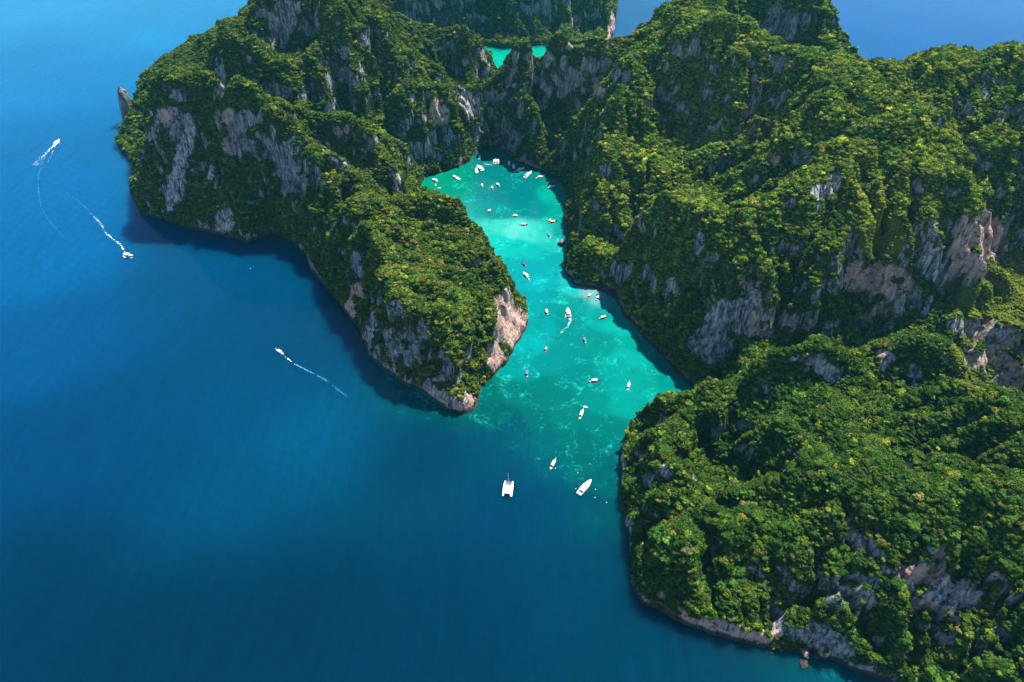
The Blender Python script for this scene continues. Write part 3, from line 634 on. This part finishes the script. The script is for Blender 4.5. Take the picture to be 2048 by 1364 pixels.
reef = t.math('MULTIPLY', t.ramp(t.math('ADD', t.math('MULTIPLY', r1, .65), t.math('MULTIPLY', r2, .35)), .50, .66), t.ramp(sh, .02, .25))
c = t.mix(t.math('MULTIPLY', reef, .72), col, (.0, .085, .085))
sandm = t.math('MULTIPLY', t.ramp(t.math('ADD', t.math('MULTIPLY', t.noise(P, .045, 7, .68, .5), .55), t.math('MULTIPLY', t.noise(P, .26, 6, .72), .45)), .52, .72), t.ramp(sh, .02, .3))
c = t.mix(t.math('MULTIPLY', sandm, .6), c, (.02, .62, .52))
big = t.noise(P, .006, 3, .5); c = t.n('VectorMath', {0: c, 3: t.n('MapRange', {0: big, 1: .3, 2: .7, 3: .93, 4: 1.07}).outputs[0]}, operation='SCALE').outputs[0]
# waves: short wind chop riding on two crossing swells
rot = t.n('Mapping', {0: P, 2: (0, 0, rad(24)), 3: (1.0, .38, 1)}).outputs[0]
ch = t.noise(rot, .55, 4, .62); ch2 = t.noise(P, .16, 3, .55)
sw = t.n('TexWave', {'Vector': t.n('Mapping', {0: P, 2: (0, 0, rad(-62))}).outputs[0], 'Scale': .030, 'Distortion': 5.0, 'Detail': 2.0, 'Detail Scale': .7}).outputs[1]
rip = t.math('ADD', t.math('MULTIPLY', t.math('SUBTRACT', t.noise(t.n('Mapping', {0: P, 2: (0, 0, rad(20)), 3: (1.0, .22, 1)}).outputs[0], .42, 3, .7), .5), .55), t.math('ADD', t.math('MULTIPLY', t.math('SUBTRACT', t.noise(t.n('Mapping', {0: P, 2: (0, 0, rad(-58)), 3: (1.0, .16, 1)}).outputs[0], .13, 3, .6), .5), .42), t.math('MULTIPLY', t.math('SUBTRACT', sw, .5), .05)))   # bright crests and shaded troughs painted into the water colour
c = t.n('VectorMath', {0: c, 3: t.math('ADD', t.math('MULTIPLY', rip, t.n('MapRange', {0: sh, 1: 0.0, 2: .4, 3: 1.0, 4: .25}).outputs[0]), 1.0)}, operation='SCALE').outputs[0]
hgt = t.math('ADD', t.math('MULTIPLY', ch, .55), t.math('ADD', t.math('MULTIPLY', ch2, .9), t.math('MULTIPLY', sw, .10)))
amp = t.n('MapRange', {0: sh, 1: 0.0, 2: .5, 3: .06, 4: .04}).outputs[0]
bp = t.n('Bump', {'Strength': amp, 'Distance': 1.0, 'Height': hgt})
deep = t.math('SUBTRACT', 1.0, t.ramp(sh, .0, .35))
t.b.subsurface_method = 'RANDOM_WALK'
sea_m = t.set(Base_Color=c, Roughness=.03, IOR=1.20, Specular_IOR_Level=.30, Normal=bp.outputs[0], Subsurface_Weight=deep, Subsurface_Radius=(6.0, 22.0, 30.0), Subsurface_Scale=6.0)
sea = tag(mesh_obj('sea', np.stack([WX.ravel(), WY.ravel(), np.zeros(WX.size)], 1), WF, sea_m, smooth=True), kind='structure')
fattr(sea.data, 'body', np.concatenate([wc, np.ones((len(wc), 1))], 1).astype(np.float32), 'FLOAT_COLOR'); fattr(sea.data, 'shallow', shal.astype(np.float32))

# ------------------------------------------------------------------ sea haze
hz = NT('haze'); hz.t.nodes.remove(hz.b)
pv = hz.n('VolumePrincipled', {'Color': (.10, .68, 1.0, 1), 'Density': .000025, 'Anisotropy': .2})
hz.t.links.new(pv.outputs[0], hz.out.inputs['Volume'])
hv = [(x, y, z) for x in (-12600, 12600) for y in (-2000, 25000) for z in (-16, 480)]
haze = mesh_obj('haze', hv, [(0, 1, 3, 2), (4, 6, 7, 5), (0, 4, 5, 1), (2, 3, 7, 6), (0, 2, 6, 4), (1, 5, 7, 3)], hz.m)
tag(haze, 'thin blue sea haze over the whole bay', 'haze', kind='stuff')
# ------------------------------------------------------------------ rocks standing in the water
def rough_rock(name, loc, size, seed, sub=3):
    bm = bmesh.new(); bmesh.ops.create_icosphere(bm, subdivisions=sub, radius=1)
    V = np.array([v.co for v in bm.verts]); Fc = np.array([[v.index for v in f.verts] for f in bm.faces]); bm.free()
    d = 1 + .38 * fbm(V[:, 0] * 1.6 + seed * 9, V[:, 1] * 1.6, V[:, 2] * 1.6, 3, seed)
    V = np.sign(V) * np.abs(V) ** .85 * d[:, None] * np.array(size)
    o = mesh_obj(name, V, Fc, rock_m); o.location = loc; o.rotation_euler.z = seed * 1.3
    for nm, val in (('red', .5), ('pale', .6), ('veg', 0.0), ('grass', 0.0)): fattr(o.data, nm, np.full(len(V), val, np.float32))
    return o
BOULD = [((1532,1290), (2.4,1.8,1.9), 'pinkish boulder at the cliff foot, first of the row under the near headland'),
 ((1546,1294), (1.8,1.5,1.5), 'small pale boulder in the row between the cliff foot and the dark water'),
 ((1560,1297), (2.6,2.0,1.8), 'broad pale boulder ending the row under the coloured cliff'),
 ((1541,1306), (1.3,1.1,.9), 'tiny boulder standing alone in front of the row of boulders'),
 ((1609,1308), (4.2,3.2,3.6), 'large brown boulder beside the dark sea cave of the near headland'),
 ((1632,1311), (2.6,2.1,2.0), 'grey pointed boulder right of the large brown one by the cave'),
 ((1607,1328), (3.6,2.6,1.1), 'low brown rock awash in the sea in front of the cave'),
 ((1123,488), (3.4,4.6,4.4), 'dark rounded boulder in the lagoon near the right hand cliff')]
for i, (p, s, lb) in enumerate(BOULD):
    X, Y, _ = survey(*p); tag(rough_rock('boulder', (X, Y, s[2] * .25), s, 7 + i), lb, 'boulder', 'boulders standing in the water')
# leaning pinnacle off the western cliffs
b0 = np.array(survey(268, 240, 0)); b1 = np.array(survey(237, 171, 56))
V = []; F = []; nr, ns = 26, 22
for i in range(nr):
    f = i / (nr - 1); c = b0 + (b1 - b0) * f + np.array([0, 0, -4 * (1 - f)])
    r = (10.5 * (1 - f) ** .8 + 3.8) * (1 - .86 * max(0, f - .84) / .16)
    for j in range(ns):
        a = 6.2832 * j / ns; q = c + np.array([math.cos(a) * r, math.sin(a) * r * 1.25, 0])
        k = 1 + .30 * float(fbm(q[0] / 9, q[1] / 9, q[2] / 22, 3, 301)); V.append(c + (q - c) * k)
for i in range(nr - 1):
    for j in range(ns): F.append((i * ns + j, i * ns + (j + 1) % ns, (i + 1) * ns + (j + 1) % ns, (i + 1) * ns + j))
V.append(b1 + np.array([0, 0, .5])); tip = len(V) - 1
V = np.array(V)
F += [((nr - 1) * ns + j, (nr - 1) * ns + (j + 1) % ns, tip, tip) for j in range(ns)]
me = bpy.data.meshes.new('sea_stack'); me.from_pydata([tuple(v) for v in V], [], [f if f[2] != f[3] else f[:3] for f in F]); me.update(); me.materials.append(rock_m)
me.polygons.foreach_set('use_smooth', np.ones(len(me.polygons), bool))
o = bpy.data.objects.new('sea_stack', me); COL.objects.link(o)
for nm, val in (('red', .1), ('pale', .05), ('veg', .35), ('grass', 0.0)): fattr(me, nm, np.full(len(V), val, np.float32))
tag(o, 'tall dark leaning rock pinnacle rising beside the western cliffs', 'sea stack')

# ------------------------------------------------------------------ boats
M = dict(white=plain('white_gelcoat', (.80, .80, .78), .35, var=.03), cream=plain('cream_canvas', (.66, .62, .52), .8, var=.06), wood=plain('varnished_wood', (.20, .10, .045), .5), dkwood=plain('dark_planks', (.10, .055, .03), .6),
 blue=plain('blue_tarpaulin', (.03, .12, .42), .6), navy=plain('navy_paint', (.03, .05, .25), .4), dark=plain('black_rubber', (.03, .03, .035), .5), teal=plain('teal_paint', (.10, .42, .45), .5), orange=plain('orange_canvas', (.62, .20, .06), .7),
 grey=plain('grey_metal', (.35, .36, .38), .4, .6), red=plain('red_cloth', (.55, .04, .05), .8), glass=plain('dark_window', (.02, .03, .04), .1), deck=plain('teak_deck', (.42, .30, .18), .7), sky=plain('pale_blue_paint', (.30, .52, .60), .5), foam=None)
class MB:
    def __init__(s): s.v = []; s.f = []
    def box(s, c, d, taper=1.0):
        o = len(s.v); x, y, z = c; a, b, h = d[0] / 2, d[1] / 2, d[2] / 2
        for zz, k in ((-h, 1.0), (h, taper)):
            for sx, sy in ((-1, -1), (1, -1), (1, 1), (-1, 1)): s.v.append((x + a * sx * k, y + b * sy * k, z + zz))
        s.f += [tuple(o + i for i in q) for q in ((0, 3, 2, 1), (4, 5, 6, 7), (0, 1, 5, 4), (1, 2, 6, 5), (2, 3, 7, 6), (3, 0, 4, 7))]
        return s
    def tube(s, p, q, r, r2=None, n=6):
        p, q = Vector(p), Vector(q); d = (q - p).normalized(); a = d.orthogonal().normalized(); b = d.cross(a); o = len(s.v); r2 = r if r2 is None else r2
        for c, rr in ((p, r), (q, r2)):
            for k in range(n): s.v.append(tuple(c + (a * math.cos(6.2832 * k / n) + b * math.sin(6.2832 * k / n)) * rr))
        for k in range(n): s.f.append((o + k, o + (k + 1) % n, o + n + (k + 1) % n, o + n + k))
        s.f.append(tuple(o + k for k in range(n))[::-1]); s.f.append(tuple(o + n + k for k in range(n))); return s
    def loft(s, st, n=9):
        "st: (x, half width, keel z, gunwale z, floor z) stations -> hull shell with an inset floor"
        o = len(s.v); w = 2 * n
        for x, hw, kz, gz, fz in st:
            for k in range(n):
                a = math.pi * k / (n - 1); y = -math.cos(a); sh = math.sin(a) ** .7
                s.v.append((x, y * hw, gz + (kz - gz) * sh))
            for k in range(n):
                a = math.pi * (n - 1 - k) / (n - 1); y = -math.cos(a)
                inn = max(hw - .14, hw * .35)
                s.v.append((x, y * inn, gz if k in (0, n - 1) else fz))
        for i in range(len(st) - 1):
            for k in range(w):
                s.f.append((o + i * w + k, o + i * w + (k + 1) % w, o + (i + 1) * w + (k + 1) % w, o + (i + 1) * w + k))
        for i in (0, len(st) - 1):
            for k in range(n - 1): s.f.append((o + i * w + k, o + i * w + k + 1, o + i * w + w - 2 - k, o + i * w + w - 1 - k))
        return s
    def arch(s, x0, x1, hw, z, rise, th=.08, n=7):
        "curved awning from x0 to x1"
        o = len(s.v)
        for dz in (0, th):
            for x in (x0, (x0 + x1) / 2, x1):
                for k in range(n):
                    u = -1 + 2 * k / (n - 1); s.v.append((x, u * hw, z + rise * (1 - u * u) + dz + (.06 if x == (x0 + x1) / 2 else 0)))
        N = 3 * n
        for i in range(2):
            for k in range(n - 1):
                a = o + i * n + k
                s.f.append((a, a + 1, a + n + 1, a + n)); s.f.append((a + N, a + N + n, a + N + n + 1, a + N + 1))
        for i in range(2):
            for k in (0, n - 1):
                a = o + i * n + k; s.f.append((a, a + n, a + n + N, a + N))
        for i in (0, 2):
            for k in range(n - 1):
                a = o + i * n + k; s.f.append((a, a + 1, a + 1 + N, a + N))
        return s
    def build(s, name, mat, parent, smooth=False):
        key = (name, mat.name, len(s.v), tuple(np.round(np.array(s.v).sum(0), 3)))
        me = bpy.data.meshes.new(name); me.from_pydata([tuple(map(float, v)) for v in s.v], [], s.f); me.update(); me.materials.append(mat)
        if smooth: me.polygons.foreach_set('use_smooth', np.ones(len(me.polygons), bool))
        o = bpy.data.objects.new(name, me); COL.objects.link(o); o.parent = parent; return o

def root_at(name, bow, stern, zoff=0.0):
    B = np.array(survey(*bow)); S = np.array(survey(*stern)); d = B - S
    e = bpy.data.objects.new(name, None); COL.objects.link(e); e.empty_display_size = 1
    e.location = tuple((B + S) / 2 + np.array([0, 0, zoff])); e.rotation_euler.z = math.atan2(d[1], d[0])
    return e, float(np.hypot(d[0], d[1]))
def longtail(bow, stern, label, hull='wood', roof='cream', ribbon='red', group='long tail boats moored in the lagoon'):
    e, L = root_at('longtail_boat', bow, stern); L = min(max(L, 8.5), 15); h = L / 2; B = min(1.05, L * .09)
    st = [(-h, B * .62, .05, .75, .40), (-h * .8, B * .85, -.25, .72, .30), (-h * .4, B * 1.05, -.35, .68, .25), (0, B * 1.1, -.38, .70, .25), (h * .35, B, -.32, .80, .30), (h * .62, B * .70, -.18, 1.05, .42), (h * .82, B * .38, .15, 1.55, .9), (h * .94, B * .16, .9, 2.2, 1.7), (h, B * .07, 1.7, 2.75, 2.5)]
    MB().loft(st).build('hull', M[hull], e, True)
    MB().loft([(-h * .86, B * .66, .30, .52, .47), (0, B * .9, .28, .50, .45), (h * .5, B * .68, .36, .60, .55)]).build('floor_boards', M['deck'], e)
    if roof:
        MB().arch(-h * .52, h * .38, B * 1.12, 2.05, .32).build('canopy', M[roof], e, True)
        p = MB()
        for x in (-h * .48, -h * .1, h * .33):
            for sy in (-1, 1): p.tube((x, sy * B * .95, .5), (x, sy * B * .98, 2.1), .04)
        p.build('canopy_frame', M['grey'], e)
    en = MB().box((-h * .93, 0, 1.05), (.9, .5, .55), .8).tube((-h * .93, 0, .5), (-h * .93, 0, .9), .07).build('engine', M['grey'], e)
    MB().tube((-h * .95, 0, 1.0), (-h - 2.6, .25, .05), .05).build('propeller_shaft', M['grey'], en)
    MB().box((h * .965, 0, 2.15), (.28, .34, .5), .9).build('bow_ribbon', M[ribbon], e)
    for x in (-h * .3, 0, h * .25): MB().box((x, 0, .62), (.32, B * 1.7, .07)).build('bench', M['dkwood'], e)
    return tag(e, label, 'longtail boat', group)
def speedboat(bow, stern, label, hull='white', roof='white', beam=None, group='speedboats around the lagoon', top='hard'):
    e, L = root_at('speedboat', bow, stern); L = min(max(L, 7.0), 20); h = L / 2; B = beam or min(2.1, max(1.25, L * .145))
    st = [(-h, B * .92, -.1, 1.10, .55), (-h * .5, B, -.35, 1.12, .55), (0, B, -.45, 1.20, .55), (h * .4, B * .88, -.40, 1.38, .62), (h * .7, B * .60, -.15, 1.58, 1.2), (h * .9, B * .25, .55, 1.74, 1.6), (h, B * .04, 1.35, 1.80, 1.75)]
    MB().loft(st).build('hull', M[hull], e, True)
    MB().loft([(h * .22, B * .80, .9, 1.30, 1.42), (h * .5, B * .70, 1.0, 1.48, 1.62), (h * .78, B * .40, 1.2, 1.62, 1.72), (h * .92, B * .14, 1.5, 1.74, 1.78)]).build('foredeck', M['white'], e, True)
    MB().box((h * .17, 0, 1.62), (.9, B * 1.35, .75), .72).build('windscreen', M['glass'], e)
    MB().box((-h * .08, 0, 1.02), (.8, .9, 1.0), .85).build('console', M['white'], e)
    for sy in (-1, 1): MB().box((-h * .45, sy * B * .68, .85), (h * .75, .45, .45)).build('side_bench', M['cream'], e)
    MB().box((-h * .86, 0, .95), (.6, B * 1.3, .5)).build('stern_seat', M['cream'], e)
    if roof:
        MB().arch(-h * .62, h * .18, B * .86, 2.55, .16, .10).build('canopy', M[roof], e, True)
        p = MB()
        for x in (-h * .58, h * .12):
            for sy in (-1, 1): p.tube((x, sy * B * .78, 1.0), (x, sy * B * .76, 2.6), .05)
        p.build('canopy_frame', M['grey'], e)
    for sy in ((-.55, 0, .55) if L > 12 else (-.35, .35)):
        m = MB().box((-h - .32, sy * B * .9, 1.15), (.55, .42, .75), .8).build('outboard_motor', M['dark'], e)
        MB().box((-h - .30, sy * B * .9, .3), (.25, .14, 1.0)).build('motor_leg', M['grey'], m)
    return tag(e, label, 'speedboat', group)
def dinghy(bow, stern, label, mat='white'):
    e, L = root_at('dinghy', bow, stern); L = min(max(L, 3.2), 6); h = L / 2; B = .85
    MB().loft([(-h, B * .8, 0, .5, .2), (-h * .3, B, -.15, .5, .15), (h * .4, B * .8, -.1, .58, .2), (h * .8, B * .42, .1, .68, .4), (h, B * .1, .4, .75, .65)]).build('hull', M[mat], e, True)
    for x in (-h * .4, h * .15): MB().box((x, 0, .40), (.28, B * 1.6, .06)).build('bench', M['deck'], e)
    m = MB().box((-h - .15, 0, .62), (.3, .28, .4), .8).build('outboard_motor', M['dark'], e); MB().box((-h - .15, 0, .2), (.12, .08, .6)).build('motor_leg', M['grey'], m)
    return tag(e, label, 'dinghy', 'small dinghies')
def z1(x, y): return (820 + x / 6.0235, 280 + y / 6.0235)
def z2(x, y): return (1020 + x / 5.683, 500 + y / 5.683)
def z3(x, y): return (940 + x / 4.0125, 680 + y / 4.0125)
def z4(x, y): return (x / 4.547, 250 + y / 4.547)
def z5(x, y): return (480 + x / 4.264, 500 + y / 4.264)
# inner basin of the lagoon
speedboat(z1(265,478), z1(334,503), 'white speedboat anchored alone in the bright green western nook of the lagoon')
speedboat(z1(520,436), z1(602,482), 'slim white launch at the mouth of the green western nook', roof=None)
speedboat(z1(842,192), z1(834,238), 'white speedboat with blue awning close under the back cliff', roof='blue')
speedboat(z1(808,312), z1(878,372), 'broad white tour boat in the middle of the back cluster', beam=3.0)
speedboat(z1(796,345), z1(806,402), 'small white speedboat tied to the side of the broad tour boat', roof=None)
longtail(z1(888,297), z1(972,303), 'low pale blue longtail lying between the tour boat and the rafted pair', 'sky', None, 'teal')
speedboat(z1(1034,232), z1(1016,290), 'western boat of the two white speedboats rafted side by side', beam=2.5)
speedboat(z1(1068,232), z1(1050,288), 'eastern boat of the two white speedboats rafted side by side', beam=2.5)
speedboat(z1(1192,262), z1(1194,312), 'white speedboat pointing straight at the back cliff, nearer that cliff of two')
speedboat(z1(1246,298), z1(1248,346), 'slender white boat parallel to its neighbour under the back cliff', roof=None)
speedboat(z1(1380,342), z1(1280,382), 'long white speedboat with dark windscreen under the overhanging eastern trees')
speedboat(z1(1466,384), z1(1382,458), 'white speedboat lying slantwise off the eastern shore with blue stern', roof='white')
longtail(z1(1615,440), z1(1515,464), 'pale longtail with white roof broadside near the eastern shore', 'cream', 'white')
longtail(z1(1742,510), z1(1648,526), 'blue longtail moored beside a white speedboat on the eastern shore', 'navy', 'blue')
speedboat(z1(1750,560), z1(1664,582), 'white speedboat moored beside a blue longtail on the eastern shore')
longtail(z1(866,530), z1(872,576), 'small pale teal longtail, westernmost of three in mid basin', 'teal', 'cream')
longtail(z1(982,560), z1(996,606), 'narrow brown longtail in mid basin pointing at the back cliff', 'wood', 'white')
longtail(z1(1034,524), z1(1084,564), 'longtail with grey hull, easternmost of three in mid basin', 'grey', 'cream')
longtail(z1(990,840), z1(925,880), 'white roofed longtail by the rocky knob at the edge of deep water', 'wood', 'white')
longtail(z1(1318,922), z1(1230,914), 'cream longtail broadside just beyond the bright sandbank', 'cream', 'white')
longtail(z1(1420,1026), z1(1324,1022), 'brown longtail with cream roof floating over the bright sandbank', 'wood', 'cream')
longtail(z1(1708,950), z1(1664,1002), 'longtail with orange canopy near the eastern shadow', 'wood', 'orange', 'orange')
longtail(z1(1776,978), z1(1670,1000), 'dark longtail lying bow to bow with the orange canopied one', 'dkwood', 'cream')
longtail(z1(1660,1116), z1(1690,1186), 'blue roofed longtail at the eastern end of the sandbank', 'sky', 'blue')
dinghy(z1(332,582), z1(376,578), 'little white boat half hidden behind the leafy knob of the headland')
dinghy(z1(308,530), z1(311,556), 'tiny pale dinghy below the anchored boat in the western nook', 'sky')
dinghy(z1(1250,380), z1(1260,392), 'tiny white dinghy astern of the long white speedboat')
# channel
longtail(z2(138,142), z2(186,192), 'dark blue longtail in the narrows near the headland trees', 'navy', 'navy')
speedboat(z2(150,262), z2(208,318), 'white speedboat hugging the headland in the narrows')
longtail(z2(405,668), z2(428,745), 'dark sterned longtail in the channel facing the pink cliff', 'dkwood', 'white')
tour = speedboat(z2(655,664), z2(672,768), 'blue decked speedboat under way up the channel trailing foam', hull='navy', roof='white', beam=2.2)
longtail(z2(1116,756), z2(1008,786), 'white roofed longtail broadside on the eastern side of the channel', 'wood', 'white')
longtail(z2(930,492), z2(880,550), 'longtail nosed onto the pale sand spit, nearer the water side', 'wood', 'cream', 'orange')
longtail(z2(1024,516), z2(980,572), 'longtail nosed onto the pale sand spit, nearer the cliff', 'cream', 'white', 'orange')
dinghy(z2(1070,474), z2(1102,486), 'tiny dark dinghy tucked under the cliff behind the sand spit', 'dkwood')
longtail(z2(830,986), z2(862,1068), 'longtail with bright blue canopy in mid channel over the reef', 'wood', 'blue')
longtail(z2(420,1092), z2(400,1168), 'longtail with grey awning at the edge of the pale shoal by the pink cliff', 'dkwood', 'grey')
longtail(z3(457,236), z3(457,304), 'blue canopied longtail off the foot of the pink cliff', 'wood', 'blue')
longtail(z3(1046,322), z3(956,338), 'white longtail broadside over the reef in the outer channel', 'wood', 'white')
longtail(z3(1280,338), z3(1266,404), 'white longtail near the wooded point of the near headland', 'white', 'white')
longtail(z3(910,556), z3(880,634), 'white longtail beside a tiny dinghy over the outer reef', 'white', 'cream')
dinghy(z3(946,546), z3(912,534), 'tiny dinghy drifting ahead of a white longtail over the outer reef')
longtail(z3(690,956), z3(646,1036), 'grey white longtail at the drop off into deep water', 'white', 'cream')
speedboat(z3(972,1128), z3(872,1240), 'large white speedboat at the lagoon mouth nearest the deep sea', beam=2.4, roof='white')
# open sea
OS = 'boats under way on the open sea'
speedboat(z4(548,132), z4(488,196), 'white speedboat turning with a broad fan of foam on the far western sea', group=OS)
speedboat(z4(1214,1196), z4(1134,1180), 'white speedboat throwing spray off the western cliffs', group=OS)
longtail(z5(306,850), z5(372,892), 'white longtail heading out to sea with a thin straight wake', 'white', 'white', 'red', OS)
# sailing catamaran
cat, L = root_at('catamaran', z3(314,1140), z3(298,1256)); h = L / 2
for sy in (-1, 1):
    MB().loft([(-h, .75, 0, 1.0, .95), (-h * .9, .85, -.3, 1.5, 1.45), (0, .95, -.5, 1.75, 1.7), (h * .6, .70, -.4, 1.85, 1.8), (h * .92, .25, -.1, 1.95, 1.9), (h, .06, .3, 2.0, 1.95)]).build('hull', M['white'], cat, True).location.y = sy * 3.2
MB().box((-h * .22, 0, 1.55), (h * 1.15, 6.0, .5)).build('bridge_deck', M['white'], cat)
cb = MB().box((-h * .05, 0, 2.45), (h * .72, 4.6, 1.3), .84).build('cabin', M['white'], cat)
MB().box((-h * .05, 0, 2.55), (h * .70 + .12, 4.42, .42), .97).build('window_band', M['glass'], cb)
MB().box((-h * .62, 0, 3.25), (h * .5, 4.4, .12)).build('cockpit_roof', M['white'], cat)
MB().box((-h * .68, 0, 1.95), (h * .34, 3.2, .35)).build('cockpit_seat', M['teal'], cat)
for sy in (-1, 1): MB().box((h * .62, sy * 1.2, 1.72), (h * .52, 2.2, .03)).build('trampoline', M['dark'], cat)
MB().tube((h * .92, -3.0, 1.8), (h * .92, 3.0, 1.8), .11).build('bow_beam', M['grey'], cat)
ms = MB().tube((h * .18, 0, 2.9), (h * .14, 0, 20.5), .16, .10, 8).build('mast', M['white'], cat)
MB().tube((h * .16, -1.7, 12.5), (h * .16, 1.7, 12.5), .05).build('spreader', M['grey'], ms)
MB().tube((h * .15, 0, 4.4), (-h * .72, 0, 4.7), .22, .16, 8).build('boom', M['cream'], cat)
st = MB()
for p in ((h * .92, 0, 1.9), (-h * .2, -3.6, 1.8), (-h * .2, 3.6, 1.8)): st.tube(p, (h * .14, 0, 20.0), .022, n=4)
st.build('rigging', M['grey'], cat)
tag(cat, 'white sailing catamaran with bare mast anchored in deep blue water', 'catamaran')
# small floats
for p, lb in (((1111,937), 'white float beside the stern of the grey white longtail'), ((1151,978), 'white float left of the large speedboat at the lagoon mouth'), ((1191,979), 'white float right of the large speedboat at the lagoon mouth'),
              ((1155.6,946), 'small white float beyond the bow of the large speedboat'), ((1190,995), 'white float between the large speedboat and the wooded shore'), ((1213,1005), 'white float closest to the near headland'), ((501,537), 'lone white float on dark water off the western cliffs')):
    X, Y, _ = survey(*p); m = MB().tube((0, 0, -.3), (0, 0, .25), .45, .5, 10).tube((0, 0, .25), (0, 0, .55), .5, .15, 10).tube((0, 0, .5), (0, 0, .8), .06)
    me = m.build('mooring_buoy', M['white'], None, True); me.location = (X, Y, 0); tag(me, lb, 'buoy', 'white mooring floats')
# wakes: flecks of foam lying on the water
t = NT('foam'); M['foam'] = t.set(Base_Color=(.82, .86, .86, 1), Roughness=.9)
t2 = NT('thin_foam'); M['thin'] = t2.set(Base_Color=(.05, .30, .42, 1), Roughness=.9)
def wake(pts, widths, label, dens=1.0, mat='foam', fade=1.0, seed=0, size=(.08, .32)):
    r = np.random.default_rng(900 + seed); W = np.array([survey(*p)[:2] for p in pts]); seg = np.hypot(*(W[1:] - W[:-1]).T); cum = np.append(0, np.cumsum(seg)); Lt = cum[-1]
    n = int(Lt * dens * (np.mean(widths)) ** .6 * (3.4 if mat == 'thin' else 1.7)); V = []; F = []
    for _ in range(n):
        f = r.random() ** (1.0 + fade); s = f * Lt; i = min(np.searchsorted(cum, s, 'right') - 1, len(seg) - 1); k = (s - cum[i]) / seg[i]
        c = W[i] + (W[i + 1] - W[i]) * k; d = (W[i + 1] - W[i]) / seg[i]; nrm = np.array([-d[1], d[0]]); w = widths[i] + (widths[i + 1] - widths[i]) * k
        c = c + nrm * np.clip(r.normal(0, .38), -1, 1) * w + d * r.normal(0, .6)
        if fbm(c[0] / 3.5, c[1] / 3.5, .5, 2, 333) < -.12: continue
        a = r.uniform(*size) * (1 - .45 * f); ln = a * r.uniform(1.0, 2.6); o = len(V); m = 6; z = .03 + .0002 * (len(F) % 200)
        for q in range(m):
            g_ = 6.2832 * q / m; rr = r.uniform(.65, 1.15); p = c + d * math.cos(g_) * ln * rr + nrm * math.sin(g_) * a * rr; V.append((p[0], p[1], z))
        F.append(tuple(o + q for q in range(m)))
    me = bpy.data.meshes.new('boat_wake'); me.from_pydata([tuple(map(float, v)) for v in V], [], F); me.update(); me.materials.append(M[mat])
    o = bpy.data.objects.new('boat_wake', me); COL.objects.link(o); return tag(o, label, 'wake', 'foam wakes behind moving boats')
wake([z4(520,160), z4(440,235), z4(370,300), z4(318,372)], [1.2, 3.6, 5.5, 6.5], 'broad fan of foam behind the turning far speedboat', 2.6, seed=1, fade=.25, size=(.10, .34))
wake([z4(500,185), z4(470,270), z4(432,350)], [.8, 1.6, 1.4], 'short side streak of foam inside the far speedboat turn', 1.3, seed=2)
wake([z4(425,250), z4(375,380), z4(350,450), z4(350,600), z4(370,730), z4(410,820), z4(470,900), z4(580,1020)], [1.4, 1.8, 1.2, 1.1, 1.0, 1.1, 1.3, 1.5], 'faint curved trail left by the far speedboat', 1.1, 'thin', .35, 3, (.07, .22))
wake([z4(1150,1180), z4(1090,1080), z4(1010,1025), z4(960,980), z4(915,890), z4(850,830)], [1.0, 1.6, 1.6, 1.7, 1.6, 1.2], 'ragged white wake behind the speedboat off the western cliffs', 2.4, seed=4, fade=.35)
wake([z4(930,920), z4(850,830), z4(780,750), z4(700,680), z4(560,590)], [2.0, 2.2, 1.8, 1.5, 1.2], 'fading pale tail of the wake off the western cliffs', 1.3, 'thin', .5, 5, (.07, .22))
wake([z4(1130,1165), z4(1125,1195), z4(1160,1212), z4(1205,1205)], [1.5, 1.3, 1.2, 1.0], 'bow spray around the speedboat off the western cliffs', 6, seed=6, fade=0)
wake([z4(490,196), z4(520,150), z4(545,165)], [1.3, 1.4, 1.2], 'bow spray around the turning far speedboat', 5, seed=7, fade=0)
wake([z5(365,890), z5(430,945), z5(485,982)], [.7, .8, .9], 'bright first stretch of the longtail wake on the dark sea', 3.5, seed=8, fade=.1)
wake([z5(485,982), z5(620,1050), z5(735,1110), z5(820,1180), z5(910,1246)], [1.0, 1.3, 1.7, 1.3, .9], 'long blue tail of the longtail wake on the dark sea', 2.6, 'thin', .15, 9, (.07, .22))
wake([z2(665,760), z2(690,800), z2(665,860), z2(620,905), z2(575,945)], [1.2, 1.6, 1.7, 1.7, 1.4], 'curling white wake behind the blue decked boat in the channel', 2.6, seed=10, fade=.25)
wake([z2(636,760), z2(632,700), z2(655,662), z2(685,720), z2(700,760)], [.6, .6, .6, .6, .6], 'thin bow wave around the blue decked boat', 3, seed=11, fade=0, size=(.12, .4))
wake([z2(210,320), z2(225,345)], [.5, .6], 'short foam streak behind the speedboat in the narrows', 3, seed=12, fade=0, size=(.12, .4))
